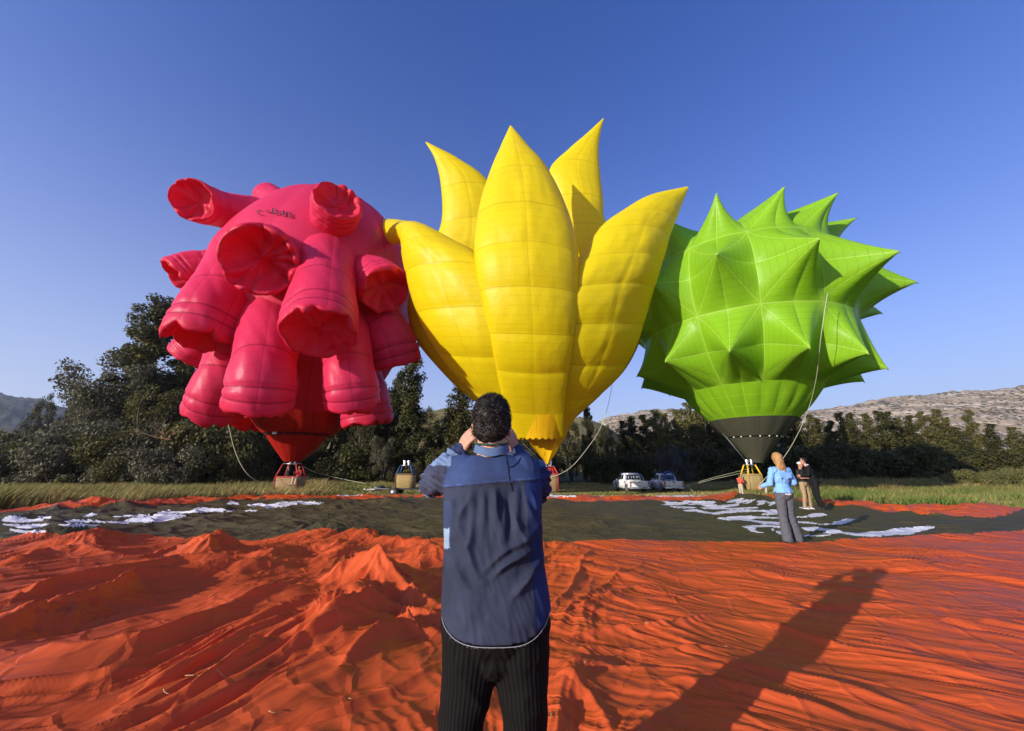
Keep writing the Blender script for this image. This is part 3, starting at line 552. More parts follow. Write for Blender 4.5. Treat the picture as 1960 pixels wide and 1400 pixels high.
for k, (e, m_, r_, rad) in enumerate(TUBES):
    rad *= .97
    P = [at(q[0], q[1], PY + q[2] * 1.069) for q in (r_, m_, e)]
    t = np.linspace(0, 1, 72)[:, None]; C = (1 - t) ** 2 * P[0] + 2 * t * (1 - t) * P[1] + t ** 2 * P[2]
    T, N, B = frames(C); t = t[:, 0]; nc = 96; a = np.linspace(0, 2 * np.pi, nc, endpoint=False); ph = k * 1.3
    prof = rad * (1.16 - .24 * sstep(0, .6, t) + .08 * sstep(.55, .9, t)) * (1 - .045 * np.exp(-((t - .87) / .016) ** 2) - .03 * np.exp(-((t - .945) / .012) ** 2) - .025 * np.exp(-((t - .62) / .018) ** 2))
    gore = np.abs(np.sin(a * 3 + ph))[None] ** .4
    sag = fbm(np.cos(a)[None] * 1.3 + k * 5, t[:, None] * 4 + np.sin(a)[None] * 1.3, 3, k)
    rr = prof[:, None] * (1 + .030 * (gore - .6) + .035 * sag)
    V = C[:, None] + rr[..., None] * (np.cos(a)[None, :, None] * N[:, None] + np.sin(a)[None, :, None] * B[:, None])
    s = np.concatenate([[0], np.cumsum(np.linalg.norm(np.diff(C, axis=0), axis=1))])
    uvt = np.stack([np.repeat(((a * 3 + ph) / np.pi)[None], 72, 0), np.repeat(s[:, None], nc, 1)], -1)
    tb = mesh('tube', V.reshape(-1, 3), grid_faces(72, nc, True), MAT['pink'], pink, uv=uvt.reshape(-1, 2), base=pb, attr={'run': np.repeat(t, nc)})
    # end cap: rolled rim drawn in at the pleats, hollow tucked-in centre
    rows, uvr = [], []; npl = 8 + k % 3; am = a + .22 * np.sin(a * 2 + k) + .12 * np.sin(a * 3 + 2 * k); pl = np.abs(np.sin(am * npl / 2 + ph)); puff = pl ** .55; big_ = .55 + .45 * np.sin(a * 1.0 + k * 1.7)
    deep = (.62, .5, .45, .8, .6, .35, .55, .35, .4, .3, .45, .6, .3, .4, .5, .6, .6, .5, .5)[k]
    for q, (fr, dz, pz, pr) in enumerate([(1.0, 0, 0, 0), (1.0, .05, .04, .02), (.985, .10, .10, .05), (.94, .13, .17, .06), (.88, .11, .20, .04), (.82, .02, .18, -.02), (.75, -.14, .12, -.06), (.67, -.32, .06, -.04), (.54, -.46, .08, 0), (.38, -.54, .06, 0), (.2, -.58, .04, 0), (.02, -.6, 0, 0)]):
        rk = rr[-1] * (fr + pr * 1.3 * (puff - .75) * big_ * 1.4)
        amp_ = 1.5 if k in (2, 4) else 1.0
        off = rad * amp_ * (dz * (deep if dz < 0 else 1) + pz * 1.15 * (puff - .72) * big_ * 1.3 + .08 * np.sin(a * 2 + ph) * (fr < .8) + .20 * (fr < .9) * (fr > .1) * pn(np.cos(a) * 2.2 * fr + k * 3, np.sin(a) * 2.2 * fr + q * .15, k))
        rows.append(C[-1] + T[-1] * off[:, None] + rk[:, None] * (np.cos(a)[:, None] * N[-1] + np.sin(a)[:, None] * B[-1]))
        uvr.append(np.stack([(am * npl / 2 + ph) / np.pi, np.full(nc, q * .3)], -1))
    mesh('end_cap', np.concatenate(rows), grid_faces(len(rows), nc, True), MAT['pink_cap'], tb, uv=np.concatenate(uvr), base=pb)
def cone_rows(rows, na=64, wob=.0, gores=16):
    """rings given as (u left, u right, v, distance, lean of the ring towards the camera)"""
    V, UV = [], []; a = np.linspace(0, 2 * np.pi, na, endpoint=False)
    for i, (ul, ur, v, Y, *_) in enumerate(rows):
        p, q = at(ul, v, Y), at(ur, v, Y); c = (p + q) / 2; r = abs(q[0] - p[0]) / 2
        k = 1 + wob * (np.abs(np.sin(a * gores / 2)) - .5)
        V.append(np.stack([c[0] + r * k * np.sin(a), c[1] - r * k * np.cos(a), c[2] + 0 * a], -1)); UV.append(np.stack([a / (2 * np.pi) * gores, 0 * a + i], -1))
    return np.concatenate(V), grid_faces(len(rows), na, True)[:, ::-1], np.concatenate(UV)
V, F, UV = cone_rows([(486, 654, 794, PY), (496, 650, 808, PY), (506, 643, 824, PY), (513, 632, 832, PY)], wob=.03); mesh('skirt', V, F, MAT['red'], pink, uv=UV, base=pb)
V, F, UV = cone_rows([(517, 622, 835, PY), (531, 601, 860, PY), (545, 575, 884, PY)], wob=.03); mesh('scoop', V, F, MAT['red'], pink, uv=UV, base=pb)
for i in range(14):
    a = -1.3 + i * .2; p = at(517 + 0, 834, PY); r = (at(622, 834, PY)[0] - p[0]) / 2; c = p + (r, 0, 0)
    MB().box(c + r * 1.02 * np.array((math.sin(a), -math.cos(a), 0)), (.16, .08, .22), Rz(a)).build('hem_tab', MAT['black_print'], pink, base=pb)
p = at(526, 826, PY - 2.1); m = MB().box(p, (.42, .05, .38), Rz(-.4)); m.build('white_tag', MAT['white_cloth'], pink, base=pb)
top = float(at(553, 888, PY)[2]); bw = 1.75
bc = (PX - .08, PY - .1, PZ)
basket(pink, pb, bc, bw, 1.3, 1.08, MAT['wicker'], MAT['leather_red'], MAT['pole_red'], top - PZ)
m = MB()
for (u0, v0), (u1, v1) in (((520, 838), (549, 888)), ((604, 855), (562, 888)), ((640, 842), (566, 889)), ((655, 828), (568, 889))): m.bar(at(u0, v0, PY), at(u1, v1, PY), .012)
m.build('cable', MAT['rope_dark'], pink, base=pb)

def on_core(u, v):
    """the core's front surface at a pixel"""
    d = ray(u, v)
    for Y in np.arange(PY - 9, PY, .004):
        p = CAM + d * Y; r = np.interp(p[2], lat[:, 1], lat[:, 0]); c = np.interp(p[2], lat[:, 1], cx)
        if (p[0] - c) ** 2 + (p[1] - PY) ** 2 <= (r * 1.01) ** 2: return p - d * .10
    return CAM + d * (PY - 3)
def glyphs(text):
    cu = bpy.data.curves.new('registration', 'FONT'); cu.body = text; cu.resolution_u = 3; o = link(bpy.data.objects.new('registration', cu))
    dg = bpy.context.evaluated_depsgraph_get(); me = bpy.data.meshes.new_from_object(o.evaluated_get(dg)); V = np.array([v.co[:] for v in me.vertices])
    me.calc_loop_triangles(); F = np.array([list(t.vertices) for t in me.loop_triangles]); bpy.data.objects.remove(o); bpy.data.meshes.remove(me); return V, F
x = 0.0
for ch, (u, v, w, h, sk) in zip('C-BJ3', ((496, 406, 10, 9, .16), (512, 404, 8, 10, .1), (527, 404.5, 12, 10, .16), (540, 407.5, 11, 10, .2), (554, 411, 11, 10, .26))):
    V, F = glyphs(ch); V = V[:, :2]; lo, hi = V.min(0), V.max(0); s = (V - (lo + hi) / 2) / np.maximum(hi - lo, 1e-3)
    if ch == '-': h = 2.2
    c_ = on_core(u, v); tx = on_core(u + w / 2, v + sk * w / 2) - on_core(u - w / 2, v - sk * w / 2); ty = on_core(u, v - h / 2) - on_core(u, v + h / 2)
    pts = np.array([c_ + a * tx + b * ty for a, b in s])
    mesh('letter', pts, F, MAT['black_print'], pink, smooth=False, base=pb)

# ---- yellow balloon
YY = 26.0; YK = YY / 31.0; YX = float(at(1050, 938, YY)[0]); YZ = float(at(1050, 941, YY)[2]); yb = (YX, YY, YZ)
yel = empty('hot_air_balloon', yb, 'yellow hot air balloon shaped like a flower with six pointed petals', 'balloon', 'hot air balloons')
PETALS = [  # rows of: left u, v, distance - right u, v, distance - bulge
    [(982, 836, 29.3, 1080, 836, 29.3, .3), (968, 792, 28.3, 1081, 797, 28.3, .4), (952, 720, 26.4, 1088, 725, 26.4, .6), (940, 660, 25.2, 1097, 665, 25.2, .85), (925, 590, 24.5, 1105, 595, 24.5, 1.15),
     (910, 520, 24.3, 1108, 525, 24.3, 1.6), (907, 460, 24.5, 1104, 465, 24.5, 1.7), (918, 390, 25, 1084, 395, 25, 1.5), (937, 330, 25.6, 1049, 325, 25.6, 1.15), (957, 283, 26.1, 1012, 281, 26.1, .65), (976, 241, 26.5, 979, 241, 26.5, .02)],
    [(972, 806, 30.0, 1020, 815, 29.4, .4), (912, 757, 29.4, 1010, 780, 28.4, .7), (864, 707, 29.0, 1005, 715, 26.7, 1.2), (826, 652, 28.6, 1000, 658, 25.5, 1.6), (800, 600, 28.5, 990, 590, 24.9, 1.9), (783, 545, 28.5, 965, 532, 25.0, 2.1),
     (774, 500, 28.5, 915, 485, 25.8, 2.0), (771, 475, 28.4, 858, 455, 26.8, 1.6), (768, 462, 28.3, 815, 434, 27.5, 1.1), (754, 468, 28.8, 784, 425, 28, .9), (730, 458, 29, 757, 421, 28.4, .7), (713, 442, 29, 728, 421, 28.6, .4), (700, 428, 29, 702, 425, 29, .02)],
    [(1040, 808, 29.4, 1097, 802, 30.0, .4), (1050, 770, 28.4, 1150, 755, 29.2, .7), (1050, 705, 26.7, 1194, 706, 28.7, 1.2), (1050, 645, 25.5, 1222, 646, 28.3, 1.6), (1050, 580, 24.9, 1243, 575, 28.0, 1.9), (1075, 530, 25.0, 1257, 532, 28.0, 2.0),
     (1118, 480, 25.8, 1271, 488, 28.0, 1.8), (1152, 432, 26.6, 1284, 448, 28.0, 1.5), (1196, 400, 27, 1296, 418, 28, 1.1), (1245, 373, 27.4, 1306, 391, 28, .6), (1316, 357, 27.6, 1318, 360, 27.6, .02)],
    [(963, 803, 32, 1030, 802, 32, .4), (892, 756, 33, 1030, 750, 33, .9), (843, 709, 33.6, 1020, 700, 33.6, 1.3), (796, 650, 34, 1010, 640, 34, 1.5), (780, 590, 34, 1000, 580, 34, 1.6), (795, 530, 33.6, 985, 520, 33.6, 1.7),
     (832, 460, 33, 975, 460, 33, 1.7), (846, 415, 32.5, 960, 400, 32.5, 1.5), (843, 350, 32.2, 935, 347, 32.2, 1.2), (832, 305, 32, 884, 308, 32, .65), (814, 272, 32, 817, 272, 32, .02)],
    [(1050, 803, 32, 1100, 802, 32, .4), (1050, 750, 33, 1152, 754, 33, .9), (1060, 700, 33.6, 1198, 706, 33.6, 1.3), (1060, 640, 34, 1228, 645, 34, 1.5), (1060, 580, 34, 1240, 580, 34, 1.6), (1065, 520, 33.6, 1225, 530, 33.6, 1.7),
     (1068, 470, 33, 1190, 480, 33, 1.7), (1068, 420, 32.5, 1158, 420, 32.5, 1.5), (1062, 380, 32.3, 1155, 385, 32.3, 1.4), (1052, 325, 32.1, 1149, 335, 32.1, 1.1), (1088, 286, 32, 1146, 290, 32, .7), (1125, 254, 32, 1149, 258, 32, .4), (1154, 227, 32, 1156, 227, 32, .02)],
    [(1000, 802, 32.5, 1070, 802, 32.5, .4), (970, 750, 34, 1100, 750, 34, 1), (940, 690, 35.5, 1120, 690, 35.5, 1.8), (920, 620, 37, 1130, 620, 37, 2.2), (905, 540, 38, 1110, 540, 38, 2.2), (920, 470, 38.5, 1090, 470, 38.5, 1.8), (950, 410, 38.5, 1060, 410, 38.5, 1), (1005, 360, 38.5, 1008, 360, 38.5, .02)]]
for k, rows in enumerate(PETALS):
    A = np.array(rows, float); A[:, [2, 5, 6]] *= YK; nt, ns = 150, 41;
    if k == 1: A[-5:, [2, 5]] += np.array([.5, 1.6, 3.2, 4.6, 5.6])[:, None]
    S = spline(A, nt)
    L = at(S[:, 0], S[:, 1], S[:, 2]); Rr = at(S[:, 3], S[:, 4], S[:, 5]); bl = np.maximum(S[:, 6], .01)
    mid = (L + Rr) / 2; ch = Rr - L; T = unit(np.gradient(mid, axis=0)); n = unit(np.cross(unit(ch), T))
    outw = mid - np.array((YX, YY, 0)); outw[:, 2] = 0
    if (n * outw).sum() < 0: n = -n
    s = np.linspace(-1, 1, ns); v = np.linspace(0, 1, nt); Nq = (9, 9, 9, 9, 9, 9)[k]
    prof = np.clip(1 - s ** 2, 0, 1) ** .62; vq = v * Nq
    pil = (np.abs(np.sin(np.pi * vq)) ** .45 - .8)[:, None]; ver = 1 - .022 * np.exp(-(s / .04) ** 2) - .008 * np.exp(-((np.abs(s) - .5) / .03) ** 2)
    wob = fbm(s[None] * 1.6 + k * 7, vq[:, None] * .9, 3, k + 20)
    lowf = sstep(.0, .12, v)[:, None]; width = np.linalg.norm(ch, axis=1)[:, None]
    d = prof[None] * ver[None] * (bl[:, None] * (1 + .05 * wob)) + prof[None] ** .5 * pil * ((.062 if k != 0 else .07) * np.minimum(width, 6) * .45) * lowf
    tuck = .12 * prof[None] ** .5
    F_ = mid[:, None] + ch[:, None] * (s[None, :, None] / 2) + n[:, None] * d[..., None]
    Bk = mid[:, None] + ch[:, None] * (s[None, 1:-1, None] / 2) - n[:, None] * (d[:, 1:-1] * (.55 if k < 3 else .75))[..., None]
    V = np.concatenate([F_, Bk[:, ::-1]], 1); nc = V.shape[1]
    su = np.concatenate([s, s[1:-1][::-1]]) * .5 + .5
    uvp = np.stack([np.repeat(su[None], nt, 0), np.repeat(vq[:, None], nc, 1)], -1)
    o = mesh('petal', V.reshape(-1, 3), grid_faces(nt, nc, True), MAT['yellow'], yel, uv=uvp.reshape(-1, 2), base=yb)
# skirt round the mouth, its ragged hem and the long scoop on the right
na = 72; a = np.linspace(0, 2 * np.pi, na, endpoint=False); rows, uvr = [], []
for i, (ul, ur, v, rag) in enumerate(((972, 1100, 803, 0), (977, 1093, 815, 0), (984, 1086, 828, 0), (990, 1080, 838, 1))):
    p, q = at(ul, v, 30.5 * YK), at(ur, v, 30.5 * YK); c = (p + q) / 2; r = (q[0] - p[0]) / 2
    z = c[2] + rag * (.12 * (np.arange(na) % 3 == 0) - .1 * np.cos(a) - .12)
    rows.append(np.stack([c[0] + r * np.sin(a), c[1] - r * np.cos(a), z], -1)); uvr.append(np.stack([a / (2 * np.pi) * 3, 0 * a + i], -1))
mesh('skirt', np.concatenate(rows), grid_faces(4, na, True)[:, ::-1], MAT['yellow_skirt'], yel, uv=np.concatenate(uvr), base=yb)
rows = []; tip = at(1047, 889, 30.6 * YK)
aa = np.linspace(R(38), R(215), 30)
pz, q = at(990, 838, 30.5 * YK), at(1080, 838, 30.5 * YK); c = (pz + q) / 2; r = (q[0] - pz[0]) / 2
for f in np.linspace(0, 1, 12):
    top_ = np.stack([c[0] + r * np.sin(aa), c[1] - r * np.cos(aa), c[2] + 0 * aa - .02], -1); g = f ** .8
    low = tip + (top_ - c) * .03; P = top_ * (1 - g) + low * g
    P[:, 2] += .02 * math.sin(math.pi * f) * np.exp(-((aa - aa[0]) / .5) ** 2); P[:, :2] += (np.array((.1, 0)) * math.sin(math.pi * f)) * np.sin(aa * 5)[:, None] * .6
    rows.append(P)
mesh('scoop', np.concatenate(rows), grid_faces(12, 30)[:, ::-1], MAT['yellow_skirt'], yel, uv=np.stack([np.tile(aa * .3, 12), np.repeat(np.arange(12), 30)], -1), base=yb)
basket(yel, yb, (YX, YY, YZ), 1.25, 1.1, 1.1, MAT['wicker'], MAT['leather_red'], MAT['pole_red'], float(at(1047, 893, YY)[2]) - YZ)
m = MB(); m.bar(at(1001, 849, 30 * YK), at(1045, 892, 30.9 * YK), .012); m.bar(at(986, 846, 30.3 * YK), at(1044, 892, 30.9 * YK), .012); m.build('cable', MAT['rope_dark'], yel, base=yb)

# ---- green balloon
GY = 28.0; GK = GY / 34.0; GX = float(at(1440, 937, GY)[0]); GZ = float(at(1440, 937, GY)[2]); gb = (GX, GY, GZ)
grn = empty('hot_air_balloon', gb, 'lime green hot air balloon bristling with spikes above a dark grey skirt', 'balloon', 'hot air balloons')
GC = CAM + (np.array((21.04, 33.77, 15.34)) - CAM) * GK; GPH = R(-20.5)
GEL, GRD = [R(-54.5), R(-15.8), R(25.6), R(60)], [GK * 9.2, GK * 8.6, GK * 8.9, GK * 8.2]
def gsurf(az, lv):
    """seam net of the green envelope; lv 0 = lower edge of the spikes ... 3 = edge of the top cap"""
    lv = np.asarray(lv, float); el = np.interp(lv, [0, 1, 2, 3], GEL); r = np.interp(lv, [0, 1, 2, 3], GRD)
    return GC + r[..., None] * np.stack([np.cos(el) * np.sin(az), -np.cos(el) * np.cos(az), np.sin(el)], -1)
SEEN = {(0, -45): (1272, 692), (0, -15): (1396, 672), (0, 15): (1551, 665), (0, 45): (1664, 676), (0, 75): (1701, 706), (0, 105): (1656, 731), (0, -75): (1218, 720), (0, -105): (1227, 743), (0, -135): (1281, 757),
        (1, -45): (1243, 541), (1, -15): (1372, 485), (1, 15): (1571, 455), (1, 45): (1725, 480), (1, 75): (1759, 540), (1, 105): (1691, 600),
        (2, -45): (1268, 415), (2, -15): (1371, 367), (2, 15): (1503, 355), (2, 45): (1607, 367), (2, 75): (1642, 416)}
TIPS = {(lev, c): SEEN.get((lev, c)) for lev in range(3) for c in range(-165, 180, 30)}
for (lev, azd), uv_ in TIPS.items():
    n = 33; s = np.linspace(-1, 1, n); s = np.sign(s) * np.abs(s) ** 1.25; Sg, Tg = np.meshgrid(s, s); az0 = R(azd) + GPH
    Pb = gsurf(az0 + Sg * R(15), lev + .5 + Tg * .5)
    el = (R(-25), R(6), R(42))[lev]; rho = (11.3, 12.0, 11.6)[lev] * GK
    tp = GC + rho * np.array((math.cos(el) * math.sin(az0), -math.cos(el) * math.cos(az0), math.sin(el)))
    if uv_: tp = at(*uv_, tp[1])
    c0 = gsurf(np.array(az0), np.array(lev + .5)); 
    m_ = (np.abs(Sg) ** 5 + np.abs(Tg) ** 5) ** .2; m_ = np.clip(m_, 0, 1.0) ; m_ = np.maximum(m_, np.maximum(np.abs(Sg), np.abs(Tg)))
    w = np.clip(1 - m_, 0, 1) ** 1.72
    ang = np.arctan2(Tg, Sg); bil = np.abs(np.sin(ang * 4)) ** .8 * (m_ * (1 - m_)) * 4
    nrm = unit(Pb - GC)
    P = Pb + w[..., None] * (tp - c0) + nrm * (.17 * bil * np.clip(1 - 1.2 * w, 0, 1))[..., None]
    curl = np.exp(-((1 - w) / .03) ** 2)[..., None] * np.array((.12 if lev == 2 else .0, 0, -.12 if lev < 2 else -.05)); P = P + curl
    # finer triangles at the spike: pull the grid lines towards the centre
    o = mesh('spike', P.reshape(-1, 3), grid_faces(n, n), MAT['green_spike'], grn, uv=np.stack([Sg, Tg], -1).reshape(-1, 2), base=gb)
na = 144; a = np.linspace(0, 2 * np.pi, na, endpoint=False); lobes = np.abs(np.sin(a * 12)) ** .7
rows, uvr = [], []                                         # top cap
for f in np.linspace(0, 1, 10):
    el = GEL[3] + f * R(30); r = GK * (8.2 - .3 * f)
    rows.append(GC + (r + .0 * lobes)[:, None] * np.stack([np.cos(el) * np.sin(a), -np.cos(el) * np.cos(a), np.sin(el) + 0 * a], -1)); uvr.append(np.stack([a * 12 / np.pi, 0 * a + f * 3], -1))
MAT['green_gore'] = fabric('lime_gore_nylon', (.28, .55, .02), .4, .28, tcol=(.28, .55, .01), gore=(1, .02), band=(1, .015), linecol=1.45)
mesh('top_cap', np.concatenate(rows), grid_faces(10, na, True)[:, ::-1], MAT['green_gore'], grn, uv=np.concatenate(uvr), base=gb)
botz = float(at(1440, 805, GY)[2]); p, q = at(1366, 805, GY), at(1514, 805, GY); bc_, br = (p + q) / 2, (q[0] - p[0]) / 2
rows, uvr = [], []; top_ring = gsurf(a + GPH, np.zeros(na))
for f in np.linspace(0, 1, 24):
    low = np.stack([bc_[0] + br * np.sin(a + GPH), bc_[1] - br * np.cos(a + GPH), bc_[2] + 0 * a], -1)
    P = top_ring * (1 - f) + low * f; n_ = unit(P - (GC * (1 - f) + bc_ * f)); P = P + n_ * (math.sin(math.pi * f) * .05 + .10 * (lobes - .6) * math.sin(math.pi * min(1, f * 1.1)) ** .6)[:, None]
    rows.append(P); uvr.append(np.stack([a * 12 / np.pi, 0 * a + f * 3], -1))
mesh('lower_gores', np.concatenate(rows), grid_faces(24, na, True), MAT['green_gore'], grn, uv=np.concatenate(uvr), base=gb)
V, F, UV = cone_rows([(1366, 1514, 805, GY), (1381, 1503, 822, GY), (1397, 1491, 837, GY)], wob=.03); mesh('skirt', V, F, MAT['grey_skirt'], grn, uv=UV, base=gb)
V, F, UV = cone_rows([(1400, 1487, 839, GY), (1411, 1479, 852, GY), (1422, 1470, 866, GY), (1433, 1463, 879, GY), (1438, 1461, 886, GY)], wob=.02); mesh('scoop', V, F, MAT['grey_skirt'], grn, uv=UV, base=gb)
p = at(1398, 838, GY); r = (at(1489, 838, GY)[0] - p[0]) / 2; c = p + (r, 0, 0)
for i in range(9):
    al = -1.35 + i * .337; MB().ball(c + r * np.array((math.sin(al), -math.cos(al), 0)), .055, 6, 8).build('skirt_button', MAT['white_cloth'], grn, base=gb)
top = float(at(1445, 890, GY)[2])
basket(grn, gb, (GX, GY - .1, GZ), .98, .98, .98, MAT['wicker_pale'], MAT['wicker_pale'], MAT['pole_yellow'], top - GZ)
m = MB()
for (u0, v0), (u1, v1) in (((1383, 830), (1431, 887)), ((1390, 836), (1433, 889)), ((1486, 842), (1459, 888)), ((1405, 842), (1441, 886))): m.bar(at(u0, v0, GY), at(u1, v1, GY), .015)
m.build('cable', MAT['rope_dark'], grn, base=gb)
# ------------------------------------------------------------------ trees, bushes, grass
def leafy(name, c0, c1, trans=.25):
    t = NT(name); at_ = t.n('Attribute'); at_.attribute_name = 'tone'
    oi = t.n('ObjectInfo'); c = t.mix(at_.outputs['Fac'], c0, c1)
    c = t.mix(t.math('MULTIPLY', oi.outputs['Random'], .35), c, tuple(x * .55 for x in c0))
    return t.finish(c, .6, trans=trans, tcol=c, spec=.25)
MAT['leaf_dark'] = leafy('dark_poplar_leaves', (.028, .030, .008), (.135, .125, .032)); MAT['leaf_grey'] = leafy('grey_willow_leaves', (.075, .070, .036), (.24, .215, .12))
MAT['leaf_mid'] = leafy('olive_leaves', (.056, .056, .014), (.23, .20, .055)); MAT['leaf_silver'] = leafy('silver_bush_leaves', (.07, .07, .065), (.17, .17, .16)); MAT['leaf_lit'] = leafy('lit_poplar_leaves', (.10, .105, .030), (.33, .30, .10))  # leaf_lit: sunlight on the poplars painted as paler leaves; low bushes share it
MAT['bark'] = plain('grey_bark', (.13, .11, .085), .9, scale=5, bump=.6); MAT['twig'] = plain('dead_twig', (.24, .12, .06), .9)
def crown_mesh(name, clumps, n, size, seed, flat=.0):
    """leaf-sized faces scattered through clumps given as (x, y, z, radius)"""
    g = np.random.default_rng(seed); C = np.array(clumps, float); w = C[:, 3] ** 2; w /= w.sum(); k = g.choice(len(C), n, p=w)
    d = unit(g.normal(size=(n, 3))) * (g.random((n, 1)) ** .45); P = C[k, :3] + d * C[k, 3:4] * np.array((1, 1, .85))
    nm = unit(d + .9 * g.normal(size=(n, 3)) * .7 + (0, 0, .25)); t1 = unit(np.cross(nm, g.normal(size=(n, 3)))); t2 = np.cross(nm, t1)
    s = size * (.6 + .8 * g.random((n, 1))); V = np.stack([P - t1 * s, P - t2 * s * .55 + nm * s * .15, P + t1 * s, P + t2 * s * .55 + nm * s * .15], 1).reshape(-1, 3)
    tone = np.clip(.5 + .5 * (g.random(n) - .5) + .35 * (g.random(len(C))[k] - .5), 0, 1)
    F = np.arange(4 * n).reshape(-1, 4)
    o = mesh(name, V, F, None, smooth=False, attr={'tone': np.repeat(tone, 4)}); me = o.data; bpy.data.objects.remove(o); return me
def wood_mesh(name, paths):
    m = MB()
    for C, r in paths: m.tube(C, r, 6)
    o = m.build(name, MAT['bark']); me = o.data; bpy.data.objects.remove(o); return me
def make_kind(kind, seed):
    g = np.random.default_rng(seed); cl, paths = [], []
    def limb(p, q, r0, bendy=.1):
        p, q = np.array(p, float), np.array(q, float); mid = (p + q) / 2 + g.normal(size=3) * bendy * np.linalg.norm(q - p); C = spline([p, mid, q], 7); paths.append((C, np.linspace(r0, r0 * .3, 7))); return C
    if kind == 'poplar':          # unit height 1, narrow column of upright limbs
        limb((0, 0, -.02), (g.normal() * .01, g.normal() * .01, .95), .016, .02)
        for i in range(26):
            z = .10 + .85 * (i / 25) ** .9; R_ = .088 * math.sin(math.pi * min(1, (z * .86 + .13))) ** .8 * (1.15 - .4 * z); a = g.random() * 6.28
            tip = (math.cos(a) * R_ * .8, math.sin(a) * R_ * .8, min(z + .11, .985)); limb((0, 0, z - .03), tip, .005); cl.append((*tip, R_ * .55 + .018)); cl.append((math.cos(a + 2) * R_ * .5, math.sin(a + 2) * R_ * .5, z, R_ * .6 + .012))
        for i in range(5): cl.append((g.normal() * .012, g.normal() * .012, .90 + .025 * i, .022))
        n, size = 7000, .0105
    elif kind == 'tall':          # tall irregular tree with storeys of foliage and gaps
        limb((0, 0, -.02), (.02, .0, .93), .02, .03)
        for i in range(64):
            z = .14 + .82 * (i / 63); R_ = (.17 if z < .45 else .17 - .20 * (z - .45)) * (.55 + .6 * g.random()); a = g.random() * 6.28
            tip = (math.cos(a) * R_ * .75 + .02, math.sin(a) * R_ * .75, z + .05); limb((0, 0, z - .04), tip, .007); cl.append((*tip, .03 + .045 * g.random() * (1.2 - z)))
            if g.random() < .9: cl.append((math.cos(a) * R_ * .4, math.sin(a) * R_ * .4, z + .02, .045))
        n, size = 26000, .0078
    elif kind == 'willow':        # broad soft crown
        for j in range(4):
            a0 = j * 1.6 + g.random(); b = (math.cos(a0) * .12, math.sin(a0) * .12, .45); limb((0, 0, -.02), b, .025)
            for i in range(9):
                a = g.random() * 6.28; R_ = .22 * (.5 + .6 * g.random()); q = (b[0] + math.cos(a) * R_, b[1] + math.sin(a) * R_, .40 + .52 * g.random()); limb(b, q, .008); cl.append((*q, .06 + .06 * g.random())); cl.append((q[0] * 1.15, q[1] * 1.15, q[2] - .09, .05))
        for i in range(14): a = g.random() * 6.28; R_ = .36 * g.random() ** .5; cl.append((math.cos(a) * R_, math.sin(a) * R_, .16 + .25 * g.random(), .10))
        n, size = 13000, .011
    else:                         # bush: low mounded mass
        for i in range(26):
            a = g.random() * 6.28; R_ = .75 * g.random() ** .55; z = (.82 - .55 * R_ ** 2) * (.35 + .6 * g.random()); q = (math.cos(a) * R_, math.sin(a) * R_, z)
            if i < 12: limb((q[0] * .2, q[1] * .2, -.02), q, .018)
            cl.append((*q, .15 + .12 * g.random()))
        for i in range(10): a = g.random() * 6.28; cl.append((math.cos(a) * .7, math.sin(a) * .7, .14, .17))
        n, size = 9000, .026
    cm = crown_mesh(kind + '_crown', cl, n, size, seed); co = np.empty(len(cm.vertices) * 3, np.float32); cm.vertices.foreach_get('co', co)
    return cm, wood_mesh(kind + '_trunk', paths), float(np.quantile(co[2::3], .9985))
KINDS_ = {k: [make_kind(k, 100 * i + s) for s in range(nv)] for i, (k, nv) in enumerate((('poplar', 4), ('tall', 2), ('willow', 3), ('bush', 4)))}
_mat_mesh = {}
def tree(kind, var, x, y, h, wide, rz, leaf, name, label, group=None, z=None, lean=0.0):
    cm, wm, zt = KINDS_[kind][var % len(KINDS_[kind])]; h = h / zt; key = (kind, var % len(KINDS_[kind]), leaf)
    if key not in _mat_mesh:
        c2 = cm.copy(); c2.materials.clear(); c2.materials.append(MAT[leaf]); _mat_mesh[key] = c2
    r = empty(name, (x, y, float(gz(x, y)) if z is None else z), label, 'bush' if 'bush' in name else 'tree', group, rz)
    r.scale = (h * wide, h * wide, h); r.rotation_euler[1] = lean
    link(bpy.data.objects.new('trunk' if 'bush' not in name else 'stems', wm), r); link(bpy.data.objects.new('crown', _mat_mesh[key]), r); return r
def tree_px(kind, var, u, vtop, Y, wide, leaf, name, label, group=None):
    """a tree whose top is seen at (u, vtop), at distance Y"""
    p = at(u, vtop, Y); g0 = float(gz(p[0], Y)); return tree(kind, var, float(p[0]), Y, (float(p[2]) - g0) * 1.0, wide, (u * 7.3) % 6.28, leaf, name, label, group, g0)
T_ = tree_px
T_('tall', 0, 318, 574, 56, 1.15, 'leaf_mid', 'tall_tree', 'tallest dark tree, reaching up beside the pink balloon')
T_('tall', 1, 372, 650, 58, 1.1, 'leaf_mid', 'tall_tree', 'dark tree half hidden behind the left tubes of the pink balloon')
T_('willow', 0, 238, 694, 54, .95, 'leaf_grey', 'willow_tree', 'grey green spreading willow beside the tallest tree')
T_('willow', 1, 206, 738, 51, .55, 'leaf_grey', 'willow_tree', 'lower grey willow at the left end of the tall trees')
T_('willow', 2, 300, 745, 50, .9, 'leaf_mid', 'willow_tree', 'olive green willow in front of the tallest tree')
T_('willow', 1, 93, 754, 70, .36, 'leaf_dark', 'dark_tree', 'left of two small dark trees against the blue hill'); T_('willow', 0, 148, 755, 70, .36, 'leaf_dark', 'dark_tree', 'right of two small dark trees against the blue hill')
BG = 'bushes along the left edge of the meadow'
